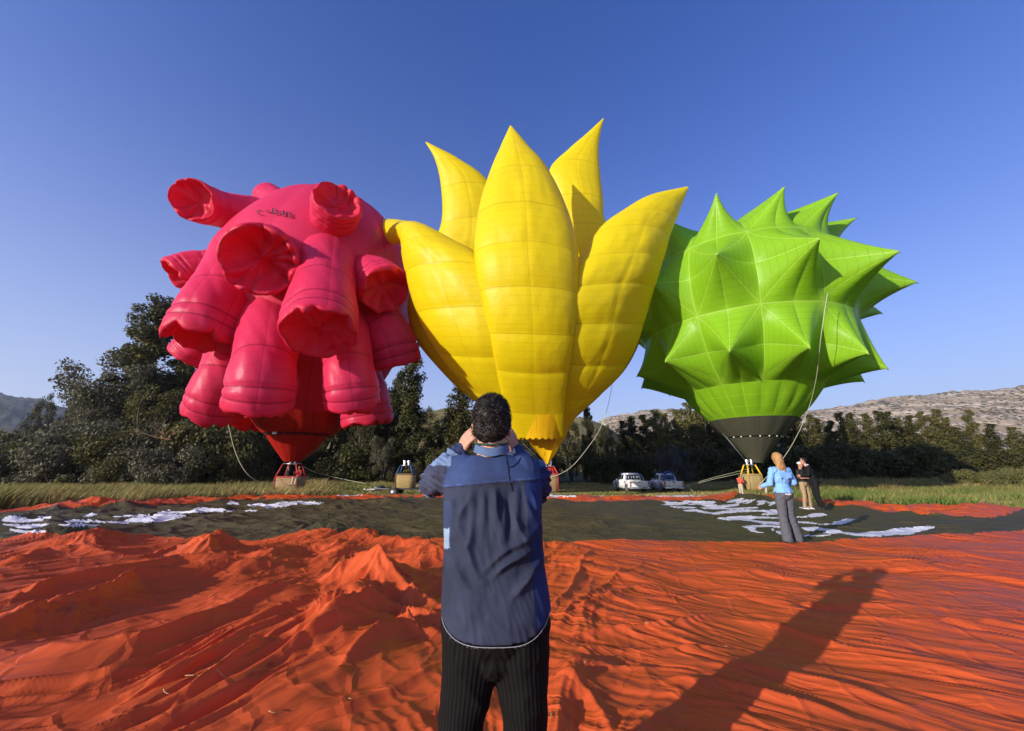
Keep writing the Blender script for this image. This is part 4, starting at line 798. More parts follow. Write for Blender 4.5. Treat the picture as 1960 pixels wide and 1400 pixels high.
for i, (u, v, Y, w, lf) in enumerate(((-60, 824, 44, .75, 'leaf_grey'), (18, 822, 44, .75, 'leaf_grey'), (75, 826, 46, .8, 'leaf_mid'), (128, 822, 48, .8, 'leaf_grey'), (190, 806, 46, .8, 'leaf_grey'), (250, 812, 45, .75, 'leaf_mid'), (318, 806, 46, .8, 'leaf_grey'), (385, 806, 47, .7, 'leaf_mid'), (445, 815, 47, .7, 'leaf_mid'), (60, 848, 41, .8, 'leaf_mid'), (0, 850, 40, .8, 'leaf_grey'), (160, 846, 42, .9, 'leaf_grey'), (225, 850, 41, .8, 'leaf_mid'), (285, 848, 42, .85, 'leaf_grey'), (360, 852, 42, .8, 'leaf_grey'), (420, 856, 43, .7, 'leaf_dark'), (-150, 800, 46, .8, 'leaf_grey'))):
    T_('bush', i, u, v, Y, w, lf, 'bush', 'leafy bush in the dense mass along the left edge of the meadow', BG)
PG = 'dark trees behind the pink balloon'
for i, (u, v, Y, w, k) in enumerate(((430, 700, 62, .8, 'willow'), (480, 690, 63, .8, 'willow'), (530, 690, 64, .8, 'willow'), (585, 700, 64, .8, 'willow'), (640, 705, 64, .8, 'willow'), (690, 712, 63, .7, 'willow'), (745, 722, 62, .55, 'willow'), (768, 712, 66, 1.1, 'poplar'), (726, 735, 60, 1.2, 'poplar'), (455, 760, 56, .8, 'willow'), (600, 770, 57, .8, 'willow'), (700, 790, 56, .7, 'willow'))):
    T_(k, i, u, v, Y, w, 'leaf_dark', 'dark_wood_tree', 'dark tree in the wood behind the pink balloon', PG)  # dark foliage is the leaves' own colour
T_('poplar', 0, 797, 656, 58, .95, 'leaf_dark', 'poplar_tree', 'slender poplar standing in the gap between the pink and yellow balloons')
T_('willow', 2, 735, 836, 52, .7, 'leaf_grey', 'willow_tree', 'grey willow behind the basket on the trailer')
T_('poplar', 1, 884, 728, 60, 1.5, 'leaf_dark', 'poplar_tree', 'dark poplar partly behind the yellow balloon, left of the head of the man')
T_('willow', 0, 845, 790, 64, .8, 'leaf_dark', 'dark_tree', 'dark rounded tree on the slope left of the man')
T_('bush', 1, 812, 850, 55, .9, 'leaf_dark', 'bush', 'dark bush between the slender poplar and the man'); T_('bush', 2, 880, 850, 55, .9, 'leaf_dark', 'bush', 'dark bush behind the left hand of the man')
T_('tall', 0, 1121, 770, 66, .62, 'leaf_dark', 'poplar_tree', 'pointed tree just right of the yellow balloon mouth')
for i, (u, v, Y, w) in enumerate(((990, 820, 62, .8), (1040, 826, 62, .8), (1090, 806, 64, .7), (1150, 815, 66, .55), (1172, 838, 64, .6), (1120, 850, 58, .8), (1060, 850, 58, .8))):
    T_('willow', i, u, v, Y, w, 'leaf_dark', 'dark_wood_tree', 'dark tree in the wood behind the mouth of the yellow balloon', 'dark trees behind the yellow balloon mouth')  # same naturally dark leaves as the wood behind the pink balloon
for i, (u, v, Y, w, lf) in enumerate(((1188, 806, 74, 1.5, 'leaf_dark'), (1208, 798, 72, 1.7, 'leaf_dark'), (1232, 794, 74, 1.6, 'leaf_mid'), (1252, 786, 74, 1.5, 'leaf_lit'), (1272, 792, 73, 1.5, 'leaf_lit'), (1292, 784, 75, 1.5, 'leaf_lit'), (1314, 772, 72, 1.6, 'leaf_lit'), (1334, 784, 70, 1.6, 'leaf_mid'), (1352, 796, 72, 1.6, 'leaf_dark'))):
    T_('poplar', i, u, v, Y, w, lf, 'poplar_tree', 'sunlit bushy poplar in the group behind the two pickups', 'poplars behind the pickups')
T_('willow', 1, 1288, 852, 46, 1.05, 'leaf_silver', 'silver_bush', 'rounded silver grey bush behind the second pickup')
for i, (u, v, Y, w, lf) in enumerate(((1372, 800, 72, 1.7, 'leaf_dark'), (1396, 806, 72, 1.7, 'leaf_dark'), (1420, 800, 74, 1.7, 'leaf_dark'), (1448, 806, 73, 1.7, 'leaf_dark'), (1474, 800, 73, 1.7, 'leaf_dark'), (1500, 802, 72, 1.7, 'leaf_dark'), (1524, 800, 70, 1.7, 'leaf_dark'))):
    T_('poplar', i + 1, u, v, Y, w, lf, 'poplar_tree', 'dark poplar behind the basket of the green balloon', 'poplars behind the green balloon')
for i, (u, v, Y, w, lf) in enumerate(((1545, 794, 70, 1.3, 'leaf_mid'), (1563, 801, 71, 1.4, 'leaf_mid'), (1586, 806, 69, 1.4, 'leaf_dark'), (1606, 790, 70, 1.3, 'leaf_mid'), (1628, 791, 70, 1.3, 'leaf_dark'), (1654, 792, 71, 1.25, 'leaf_mid'), (1682, 787, 68, 1.5, 'leaf_dark'), (1697, 789, 70, 1.4, 'leaf_dark'), (1716, 800, 72, 1.4, 'leaf_mid'), (1738, 796, 70, 1.3, 'leaf_dark'), (1760, 788, 70, 1.2, 'leaf_mid'), (1788, 784, 70, 1.3, 'leaf_mid'), (1808, 800, 69, 1.5, 'leaf_mid'), (1828, 818, 68, 1.7, 'leaf_dark'))):
    T_('poplar', i, u, v, Y, w, lf, 'poplar_tree', 'dark poplar in the long row along the right of the field', 'row of poplars right of the green balloon')
T_('poplar', 2, 1850, 785, 72, 1.1, 'leaf_mid', 'poplar_tree', 'single poplar standing above its neighbours near the right end of the row')
T_('poplar', 3, 1893, 812, 70, 1.5, 'leaf_dark', 'poplar_tree', 'last poplar of the row, left of the lattice pylon')
T_('poplar', 0, 1934, 818, 66, 1.7, 'leaf_mid', 'poplar_tree', 'first poplar right of the lattice pylon'); T_('poplar', 1, 1962, 832, 66, 1.9, 'leaf_mid', 'poplar_tree', 'poplar cut off by the right edge of the view'); T_('poplar', 2, 2010, 820, 66, 1.9, 'leaf_mid', 'poplar_tree', 'poplar outside the view beyond the pylon')
for i in range(16):
    u = 1340 + i * 33; T_('bush', i, u, 856 + 8 * math.sin(i * 2.1), 62 + 2 * math.sin(i), 1.15, 'leaf_dark', 'bush', 'dark undergrowth bush at the foot of the poplar row', 'bushes under the poplars')
for i, (u, v) in enumerate(((470, 846), (520, 850), (575, 852), (630, 850), (690, 850), (745, 862), (930, 862), (985, 858), (1010, 866), (1190, 866), (1230, 868), (1180, 872))):
    T_('bush', i, u, v, 54 + (i % 3), 1.0, 'leaf_dark', 'bush', 'dark undergrowth bush below the trees in the middle', 'bushes under the middle trees')
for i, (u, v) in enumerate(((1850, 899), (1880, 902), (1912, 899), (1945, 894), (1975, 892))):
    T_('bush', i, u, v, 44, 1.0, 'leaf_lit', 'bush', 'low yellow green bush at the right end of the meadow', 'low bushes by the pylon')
T_('willow', 2, 822, 782, 285, .7, 'leaf_dark', 'small_tree', 'tiny lone tree on the skyline of the dry hill')
ORD = 'first second third fourth fifth sixth seventh eighth ninth tenth eleventh twelfth thirteenth fourteenth fifteenth sixteenth seventeenth eighteenth'.split()
_gr = {}
for o in scene.objects:
    if o.get('group') and o.get('category') in ('tree', 'bush'): _gr.setdefault(o['group'], []).append(o)
for nm, L in _gr.items():                              # alike neighbours are told apart by their order from the left
    for i, o in enumerate(sorted(L, key=lambda q: q.location.x / q.location.y)): o['label'] = ORD[i] + ' from the left of the ' + nm
# dead branches over the left bushes
dead = empty('dead_branch', at(320, 850, 41.5), 'bare reddish dead branches over the left bushes', 'branch'); base_d = np.array(dead.location); g = np.random.default_rng(5)
for (u0, v0, u1, v1) in ((318, 838, 322, 800), (318, 836, 350, 815), (318, 836, 338, 822), (330, 842, 255, 822), (325, 840, 285, 815), (318, 838, 300, 826)):
    p, q = at(u0, v0, 41.2), at(u1, v1, 41); mid = (p + q) / 2 + g.normal(size=3) * .25; V, F = tube_arrays(spline([p, mid, q], 9), np.linspace(.055, .015, 9), 5); mesh('branch', V, F, MAT['twig'], dead, base=base_d)
# lattice pylon
MAT['galvanised'] = plain('galvanised_steel', (.5, .48, .44), .5, .4)
ft = at(1925, 884, 95.); topp = at(1912, 838, 95.); topp[0] = ft[0]; hgt = float(topp[2] - ft[2]); py = empty('lattice_pylon', ft, 'pale lattice pylon between the last poplars on the right', 'pylon')
for s1, s2 in ((-1, -1), (1, -1), (1, 1), (-1, 1)): MB().bar((s1 * 1.1, s2 * 1.1, -1), (s1 * .55, s2 * .55, hgt), .09).build('leg', MAT['galvanised'], py)
for k in range(6):
    z0, z1 = hgt * k / 6, hgt * (k + 1) / 6; w0, w1 = 1.1 - .55 * k / 6, 1.1 - .55 * (k + 1) / 6
    for s1 in (-1, 1):
        MB().bar((-w0, s1 * w0, z0), (w1, s1 * w1, z1), .05).build('brace', MAT['galvanised'], py); MB().bar((w0, s1 * w0, z0), (-w1, s1 * w1, z1), .05).build('brace', MAT['galvanised'], py)
m = MB().box((0, 0, hgt), (1.3, 1.3, .15)); m.build('top_frame', MAT['galvanised'], py)
# grass
def blade_mat():
    t = NT('grass_blades'); c = t.n('Attribute'); c.attribute_name = 'Col'
    return t.finish(c.outputs['Color'], .65, trans=.3, tcol=c.outputs['Color'], spec=.2)
MAT['blades'] = blade_mat(); g = np.random.default_rng(11); N = 300000
Yb = 9 + (g.random(N) ** 1.25) * 46; Xb = (g.random(N) * 2 - 1) * (Yb * 1.55 + 3); qb = Xb / Yb
keep = (Yb > b_edge(qb) - .02 + .3 * pn(Xb / .5, Yb / .5, 77)) | False; keep &= ~((np.abs(Xb - GX) < 1.0) & (np.abs(Yb - GY) < 1.0)); Xb, Yb, qb = Xb[keep], Yb[keep], qb[keep]; N = len(Xb)
tramp = sstep(-.45, -.2, qb) * sstep(.62, .4, qb); leftm = sstep(-.35, -.55, qb); rightm = sstep(.55, .75, qb)
patch = fbm(Xb / 5, Yb / 3, 3, 60); hgt_ = (.34 + .26 * leftm + .10 * rightm - .18 * tramp) * (1 + .5 * patch) * (.6 + .8 * g.random(N)); hgt_ = np.clip(hgt_, .08, 1.0)
back = sstep(38, 48, Yb); hgt_ *= 1 + .6 * back
dry = np.clip(.42 + .55 * fbm(Xb / 7, Yb / 4, 3, 66) + .25 * tramp - .22 * rightm + .12 * leftm * (hgt_ > .5) + .3 * (g.random(N) - .5), 0, 1)
far_red = rightm * sstep(24, 30, Yb) * sstep(-.2, .3, pn(Xb / 6, Yb / 3, 71) + .25)
gcol = np.stack([.105 + 0 * dry, .155 + 0 * dry, .026 + 0 * dry], -1); dcol = np.array((.36, .265, .105)); C_ = gcol * (1 - dry[:, None]) + dcol * dry[:, None]
C_ = C_ * (1 - .6 * far_red[:, None] * (g.random(N) < .6)[:, None]) + np.array((.26, .12, .055)) * .6 * far_red[:, None] * (g.random(N) < .8)[:, None]; C_ *= (.75 + .85 * g.random((N, 1)))
an = g.random(N) * 6.28; w = (.008 + .014 * g.random(N)) * (1 + Yb / 30); ln = hgt_ * (.2 + .5 * g.random(N)); dx, dy = np.cos(an), np.sin(an); la = g.normal(.6, .9, N); lx, ly = np.cos(la) * ln, np.sin(la) * ln; z0 = gz(Xb, Yb) - .01
B0 = np.stack([Xb - dx * w, Yb - dy * w, z0], -1); B1 = np.stack([Xb + dx * w, Yb + dy * w, z0], -1); M0 = np.stack([Xb + lx * .3 + dx * w * .7, Yb + ly * .3 + dy * w * .7, z0 + hgt_ * .62], -1); M1 = np.stack([Xb + lx * .3 - dx * w * .7, Yb + ly * .3 - dy * w * .7, z0 + hgt_ * .62], -1); Tp = np.stack([Xb + lx, Yb + ly, z0 + hgt_], -1)
V = np.stack([B0, B1, M0, M1, Tp], 1).reshape(-1, 3); i5 = np.arange(N)[:, None] * 5
tag(mesh('meadow_grass', V, [i5 + np.array([[0, 1, 2, 3]]), i5 + np.array([[3, 2, 4]])], MAT['blades'], smooth=False, col=np.repeat(C_, 5, 0)), 'tall dry and green meadow grass around the spread envelope', 'grass', kind='stuff')
# ------------------------------------------------------------------ people
def solid(mb, voxel, smooth=2):
    """one continuous skin over overlapping shapes; returns vertices, faces, normals"""
    o = mb.build('skin', None); md = o.modifiers.new('r', 'REMESH'); md.mode = 'VOXEL'; md.voxel_size = voxel; md.use_smooth_shade = True
    if smooth: ms = o.modifiers.new('s', 'SMOOTH'); ms.iterations = smooth; ms.factor = .5
    dg = bpy.context.evaluated_depsgraph_get(); dg.update(); e = o.evaluated_get(dg); me = e.to_mesh()
    n = len(me.vertices); V = np.empty(n * 3, np.float32); me.vertices.foreach_get('co', V); N = np.empty(n * 3, np.float32); me.vertices.foreach_get('normal', N)
    me.calc_loop_triangles(); nf = len(me.polygons); ls = np.empty(nf, np.int32); lt = np.empty(nf, np.int32); me.polygons.foreach_get('loop_start', ls); me.polygons.foreach_get('loop_total', lt)
    li = np.empty(len(me.loops), np.int32); me.loops.foreach_get('vertex_index', li); q = lt == 4; F = [li[ls[q][:, None] + np.arange(4)]]
    if (~q).any(): F.append(li[ls[~q][:, None] + np.arange(3)])
    e.to_mesh_clear(); me0 = o.data; bpy.data.objects.remove(o); bpy.data.meshes.remove(me0); return V.reshape(-1, 3).astype(float), F, N.reshape(-1, 3).astype(float)
def cap_(m, p, q, r0, r1, k=14):
    """a rounded, tapering limb section"""
    p, q = np.asarray(p, float), np.asarray(q, float); d = unit(q - p); L = np.linalg.norm(q - p); C, rr = [], []
    for a in (-1.5, -1.1, -.7, -.3): C.append(p + d * r0 * math.sin(a)); rr.append(r0 * math.cos(a))
    for f in (.15, .5, .85): C.append(p + d * L * f); rr.append(r0 + (r1 - r0) * f)
    for a in (.3, .7, 1.1, 1.5): C.append(q + d * r1 * math.sin(a)); rr.append(r1 * math.cos(a))
    m.tube(C, np.maximum(rr, .002), k)
def hand_chains(m, W, d, palm, side, size=1.0, curl=.9):
    """palm, four unequal curled fingers and a thumb; d = direction of the hand, palm = way the palm faces, side = towards the thumb"""
    d, palm = unit(d), unit(palm); lat = unit(np.cross(d, palm)); lat = lat if np.dot(lat, side) > 0 else -lat; s = size
    W = np.asarray(W, float)
    for f in (-.028, -.009, .010, .028): cap_(m, W + d * .012 * s + lat * f * .7 * s, W + d * .085 * s + lat * f * s, .016 * s, .013 * s, 8)
    for f, L in ((.030, .072), (.011, .080), (-.009, .074), (-.028, .058)):
        p = W + d * .088 * s + lat * f * s; a = curl * .55; dd = d
        for j, (fr, r) in enumerate(((.45, .0092), (.32, .0082), (.23, .0072))):
            dd = unit(d * math.cos(a) + palm * math.sin(a)); q = p + dd * L * fr * s; cap_(m, p, q, r * s, r * .9 * s, 8); p = q; a += curl * .65
    p = W + d * .025 * s + lat * .03 * s
    for L, r, k in ((.042, .0125, .7), (.034, .0105, .25), (.026, .009, 0)):
        q = p + unit(d * .75 + lat * k + palm * .45) * L * s; cap_(m, p, q, r * s, r * .9 * s, 8); p = q
def skin_mat(name, col):
    t = NT(name); n = t.noise(30, 4); c = t.mix(n, tuple(x * .9 for x in col), (min(1, col[0] * 1.1), col[1] * 1.02, col[2]))
    b = t.finish(c, .5, t.bump(t.noise(220, 3), .08, .004), spec=.35)
    for nd in t.t.nodes:
        if nd.type == 'BSDF_PRINCIPLED': nd.inputs['Subsurface Weight'].default_value = .12; nd.inputs['Subsurface Radius'].default_value = (.012, .004, .002); nd.inputs['Subsurface Scale'].default_value = 1
    return b
def vcol_cloth(name, weave=900, rough=.85, fuzz=.25):
    t = NT(name); a = t.n('Attribute'); a.attribute_name = 'Col'; n = t.noise(55, 5, .7); f = t.noise(weave, 2, .5, stretch=(1, 1, .25))
    c = t.mix(t.math('MULTIPLY', n, .55), a.outputs['Color'], t.mix(1.0, a.outputs['Color'], (.62, .62, .66), 'MULTIPLY')); c = t.mix(t.math('MULTIPLY', f, fuzz), c, t.mix(1.0, c, (.10, .11, .15), 'ADD'))
    return t.finish(c, rough, t.bump(t.math('ADD', n, t.math('MULTIPLY', f, .5)), .25, .003), spec=.15)
MAT['skin'] = skin_mat('skin', (.56, .30, .20)); MAT['skin_tan'] = skin_mat('tanned_skin', (.44, .22, .14)); MAT['denim'] = vcol_cloth('denim_patchwork')
def hair_mat(name, c0, c1):
    t = NT(name); n = t.noise(60, 4, .7); c = t.mix(n, c0, c1); return t.finish(c, .45, t.bump(t.noise(180, 3, .6), .6, .004), spec=.35)
MAT['hair_dark'] = hair_mat('dark_brown_hair', (.006, .0045, .004), (.030, .019, .014)); MAT['hair_red'] = hair_mat('reddish_blond_hair', (.27, .125, .040), (.54, .30, .11))
def pants_mat():
    t = NT('black_striped_trousers'); a = t.n('Attribute'); a.attribute_name = 'stripe'; s = t.math('SINE', t.math('MULTIPLY', a.outputs['Fac'], 2 * math.pi / .0145)); m = sstep
    k = t.math('MULTIPLY_ADD', s, .5, .5); c = t.mix(t.math('POWER', k, 3.0), (.006, .0055, .0055), (.0125, .0115, .011))
    return t.finish(c, .85, t.bump(k, .5, .003), spec=.12)
MAT['pants'] = pants_mat()
MAT['lanyard'] = plain('green_lanyard', (.02, .06, .035), .6); MAT['cord'] = plain('black_cord', (.012, .012, .016), .6); MAT['gold'] = plain('gold_earring', (.85, .62, .28), .2, 1.0); MAT['thread'] = plain('frayed_thread', (.32, .32, .35), .9)
MAT['camera_black'] = plain('camera_body', (.02, .02, .022), .45); MAT['lens_glass'] = plain('lens_glass', (.01, .01, .02), .05, spec=.9); MAT['shoe_black'] = plain('dark_shoe', (.02, .018, .016), .6)

# ---- the man taking the picture, seen from behind
MYC = 1.74; mz = cloth_z(0, MYC); mb_ = np.array((float(at(948, 1300, MYC)[0]), MYC, mz)); man = empty('person', mb_, 'man seen from behind in a patchwork denim shirt, raising a camera to his face', 'person')
SH_L, EL_L, WR_L = at(872, 897, 1.72), at(831, 922, 1.88), at(881, 866, 1.99); SH_R, EL_R, WR_R = at(1016, 897, 1.72), at(1027, 936, 1.90), at(984, 866, 1.99)
hc = at(941, 812, 1.745); top_z = float(at(941, 757, 1.745)[2]) - .012
m = MB(); hh = top_z - hc[2]
m.ball(hc + (0, -.004, .01), 1, 16, 22, (.074, .094, hh - .012)); m.ball(hc + (0, .035, -.045), 1, 14, 18, (.058, .058, .078)); m.ball(hc + (0, .075, -.095), .022); m.ball(hc + (0, .098, -.02), 1, 8, 10, (.013, .018, .026)); m.ball(hc + (0, .085, -.062), 1, 8, 10, (.024, .012, .009))
for s in (-1, 1):
    m.ball(hc + (s * .031, .082, .012), .014); m.ball(hc + (s * .045, .066, -.025), .022)
    m.ball(hc + (s * .080, .005, -.022), 1, 10, 12, (.0085, .018, .033)); m.ball(hc + (s * .084, .0, -.005), 1, 8, 10, (.007, .016, .016)); m.ball(hc + (s * .079, .008, -.045), .009)
nk = at(940, 884, 1.72); cap_(m, hc + (0, -.012, -.05), nk, .060, .064, 20); cap_(m, nk + (-.10, 0, -.05), nk + (.10, 0, -.05), .05, .05)
m.ball(nk + (0, .01, -.25), 1, 12, 16, (.16, .10, .26)); m.ball(nk + (0, .01, -.48), 1, 12, 16, (.14, .10, .14))
for S_, E_, W_, sx in ((SH_L, EL_L, WR_L, -1), (SH_R, EL_R, WR_R, 1)):
    cap_(m, S_ + (-sx * .05, .02, -.03), E_, .034, .034); cap_(m, E_, W_, .034, .028)
    tgt = hc + (sx * .052, .215, -.02); hand_chains(m, W_, tgt - W_ + (sx * .02, -.09, .06), (-sx * .8, .55, .1), (0, -.2, 1), .97, .95)
FT = [at(880, 1400, MYC), at(1003, 1400, MYC)]
for P, sx in ((FT[0], -1), (FT[1], 1)):
    hip = np.array((mb_[0] + sx * .095, MYC, .92)); kn = np.array((P[0], MYC + .01, P[2] - .03)); an = np.array((P[0] + sx * .01, MYC - .01, mz + .09)); cap_(m, hip, kn, .085, .055); cap_(m, kn, an, .055, .036); cap_(m, an - (0, 0, .03), an + (0, .14, -.05), .036, .030)
V, F, N = solid(m, .0055, 2); mesh('body', V, F, MAT['skin'], man, base=mb_)
# hair
m = MB(); m.ball(hc + (0, -.012, .026), 1, 18, 26, (.080, .101, hh - .016)); m.ball(hc + (0, -.055, -.022), 1, 14, 20, (.072, .050, .070))
V, F, N = solid(m, .0055, 1); low = hc[2] - .062 + .03 * np.clip((V[:, 1] - hc[1]) / .08, -1, 1); kk = V[:, 2] > low - .03
front = (V[:, 1] > hc[1] + .055) & (V[:, 2] < hc[2] + .05); cav = np.where(front, -.03, 0)
cur = .0045 * ridged(V[:, 0] * 36 + V[:, 1] * 20, V[:, 2] * 30 - V[:, 1] * 25, 3, 1.2) + .008 * pn(V[:, 0] * 28, V[:, 2] * 28 + V[:, 1] * 20, 5); V = V + N * (cur + cav)[:, None]
hr = mesh('hair', V, F, MAT['hair_dark'], man, base=mb_)
g = np.random.default_rng(3); pick = g.choice(len(V), 5200); pick = pick[~front[pick]]; n = len(pick); P = V[pick]; nn = unit(N[pick] + .35 * g.normal(size=(n, 3))); tt = unit(np.cross(nn, g.normal(size=(n, 3)))); ln = .008 + .012 * g.random((n, 1)); fade = np.clip((P[:, 2:3] - (hc[2] - .085)) / .05, .25, 1); ln = ln * fade
q1 = P + nn * ln * .55 + tt * ln * .25; q2 = P + nn * ln * .35 + tt * ln * 1.2; wv = np.cross(nn, tt) * .0011
VV = np.stack([P - wv, P + wv, q1 - wv, q1 + wv, q2], 1).reshape(-1, 3); i5 = np.arange(n)[:, None] * 5
tag(mesh('curl', VV, [i5 + np.array([[0, 1, 3, 2]]), i5 + np.array([[2, 3, 4]])], MAT['hair_dark'], hr, base=mb_), kind='stuff')
# shirt
m = MB(); na = 40; a = np.linspace(0, 2 * np.pi, na, endpoint=False); rows = []
RINGS = [(872, 902, 982, .072), (880, 884, 1002, .09), (890, 866, 1020, .108), (908, 852, 1034, .128), (935, 850, 1037, .138), (985, 851, 1037, .142), (1030, 852, 1038, .142), (1080, 850, 1042, .147), (1130, 847, 1050, .156), (1168, 846, 1054, .162), (1196, 847, 1054, .163)]
for i, (v, ul, ur, dep) in enumerate(RINGS):
    p, q = at(ul, v, MYC), at(ur, v, MYC); c = (p + q) / 2; hw = (q[0] - p[0]) / 2; e = .8
    x = np.sign(np.sin(a)) * np.abs(np.sin(a)) ** e * hw; y = -np.sign(np.cos(a)) * np.abs(np.cos(a)) ** e * dep
    zz = c[2] + (-.012 + .062 * np.abs(np.sin(a)) ** 3 - .012 * np.sin(a) * 0 + .03 * np.clip(np.sin(a), 0, 1) ** 4 if i == len(RINGS) - 1 else 0) + 0 * a
    if i < 3: y = y + .0
    rows.append(np.stack([c[0] + x, MYC + y, zz], -1))
n_ = len(rows); Vt = np.concatenate(rows + [rows[0].mean(0)[None], rows[-1].mean(0)[None] + (0, 0, .02)]); k = n_ * na; ii = np.arange(na); jj = (ii + 1) % na
m.add(Vt, [grid_faces(n_, na, True)[:, ::-1], np.stack([np.full(na, k), ii, jj], -1), np.stack([np.full(na, k + 1), k - na + jj, k - na + ii], -1)])
for S_, E_, W_, sx in ((SH_L, EL_L, WR_L, -1), (SH_R, EL_R, WR_R, 1)):
    cap_(m, S_ + (-sx * .035, 0, -.012), S_ + (E_ - S_) * .4, .072, .074, 18); cap_(m, S_ + (E_ - S_) * .3, E_, .074, .064, 18); cap_(m, E_, W_ * .82 + E_ * .18, .064, .050, 18); cap_(m, W_ * .8 + E_ * .2, W_ * .97 + E_ * .03, .052, .044, 18)
V, F, N = solid(m, .0052, 4)
uvp = proj(V); U_, V_ = uvp[:, 0], uvp[:, 1]; back = sstep(-.1, .5, -N[:, 1]); ax = V[:, 0] - mb_[0]
def seg_d(P, a, b): a, b = np.asarray(a), np.asarray(b); d = b - a; t = np.clip(((P - a) @ d) / (d @ d), 0, 1); return np.linalg.norm(P - a - t[:, None] * d, axis=1), t
armL = np.minimum(seg_d(V, SH_L + (EL_L - SH_L) * .25, EL_L)[0], seg_d(V, EL_L, WR_L)[0]) < .082; armR = np.minimum(seg_d(V, SH_R + (EL_R - SH_R) * .25, EL_R)[0], seg_d(V, EL_R, WR_R)[0]) < .082
armL &= (U_ < 856) | (V[:, 1] > MYC + .06); armR &= (U_ > 1032) | (V[:, 1] > MYC + .06)
yoke_v = 934 - (U_ - 845) * .085; zb = V[:, 2]
# relief: gathers under the yoke, slanting pulls, soft crumples, sleeve folds
below = sstep(0, 40, V_ - yoke_v); gat = below * sstep(150, 20, V_ - yoke_v)
rel = .0050 * gat * np.exp(-((U_ - 952) / 60) ** 2) * np.sin(U_ / 3.4 + .4 * np.sin(V_ / 23)) + .013 * below * np.exp(-((U_ - 948 - (V_ - 930) * .10) / 7) ** 2) * sstep(170, 30, V_ - yoke_v) - .010 * below * np.exp(-((U_ - 966 - (V_ - 930) * .14) / 8) ** 2) * sstep(170, 30, V_ - yoke_v)
for (u0, v0, u1, v1, h, w) in ((1010, 1050, 950, 1105, .017, 9), (1030, 1005, 930, 1090, .010, 10), (870, 1000, 925, 1110, .013, 11), (862, 1060, 900, 1130, .010, 9), (1020, 1090, 975, 1150, .012, 9), (905, 1000, 890, 1060, .008, 8), (1005, 955, 1035, 1010, .012, 8), (1015, 940, 1030, 985, .010, 6), (860, 955, 880, 990, .010, 8), (975, 960, 1005, 1040, .008, 8), (900, 945, 880, 1010, .007, 8), (1000, 1120, 1040, 1060, .010, 9)):
    d, t = seg_d(np.stack([U_ + 4 * np.sin(V_ / 17), V_ + 5 * np.sin(U_ / 15)], -1), (u0, v0), (u1, v1)); rel = rel + h * np.exp(-np.abs(d / (w * .75)) ** 1.5) * np.sin(np.pi * np.clip(t, .04, .96)) ** .6
rel = rel + .0030 * fbm(V[:, 0] * 9, V[:, 2] * 5, 2, 4) + .0022 * ridged(V[:, 0] * 26 + V[:, 2] * 9, V[:, 2] * 7 - V[:, 0] * 5, 6, 1.4) * below
sl = armL | armR; rel = np.where(sl, .007 * ridged(V[:, 0] * 14 + V[:, 1] * 12, V[:, 2] * 34 + V[:, 0] * 18, 8, 1.4) + .004 * fbm(V[:, 0] * 20, V[:, 2] * 20, 2, 12), rel * back)
rel = rel + .004 * np.exp(-((V_ - yoke_v) / 2.2) ** 2) * back * ~sl
V2 = V + N * (rel * 1.55)[:, None]
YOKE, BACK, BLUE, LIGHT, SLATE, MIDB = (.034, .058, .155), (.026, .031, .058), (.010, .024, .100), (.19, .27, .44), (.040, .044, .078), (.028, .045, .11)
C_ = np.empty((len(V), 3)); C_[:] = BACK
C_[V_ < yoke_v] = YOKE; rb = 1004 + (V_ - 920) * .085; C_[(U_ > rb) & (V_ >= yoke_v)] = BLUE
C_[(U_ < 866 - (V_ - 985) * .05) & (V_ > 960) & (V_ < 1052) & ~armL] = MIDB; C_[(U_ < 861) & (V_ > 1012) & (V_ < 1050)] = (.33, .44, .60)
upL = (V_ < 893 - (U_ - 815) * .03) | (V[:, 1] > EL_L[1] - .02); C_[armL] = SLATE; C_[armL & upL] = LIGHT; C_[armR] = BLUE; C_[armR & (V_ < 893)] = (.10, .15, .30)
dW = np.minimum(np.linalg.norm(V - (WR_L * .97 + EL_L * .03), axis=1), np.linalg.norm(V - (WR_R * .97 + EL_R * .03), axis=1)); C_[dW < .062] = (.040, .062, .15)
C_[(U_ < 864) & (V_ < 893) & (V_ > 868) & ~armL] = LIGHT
nd = np.abs(V_ - yoke_v); C_ = np.where(((nd < 1.3) & ~sl & (V_ > 880))[:, None], C_ * .45, C_)
C_ = np.where(((nd > 2.2) & (nd < 3.3) & ~sl & (V_ > 880) & (np.sin(U_ * 1.6) > -.3))[:, None], C_ * 1.5 + .02, C_); seam = (np.abs(U_ - rb) < 1.2) & (V_ >= yoke_v) & ~sl; C_ = np.where(seam[:, None], C_ * .5, C_)
C_ *= (.70 + .5 * np.clip(fbm(V[:, 0] * 5, V[:, 2] * 4, 3, 15) + .5, 0, 1))[:, None]
C_ *= (.86 + .28 * np.clip(fbm(V[:, 0] * 9, V[:, 2] * 9, 4, 14) + .5, 0, 1))[:, None]
shirt = mesh('denim_shirt', V2, F, MAT['denim'], man, col=C_, base=mb_)
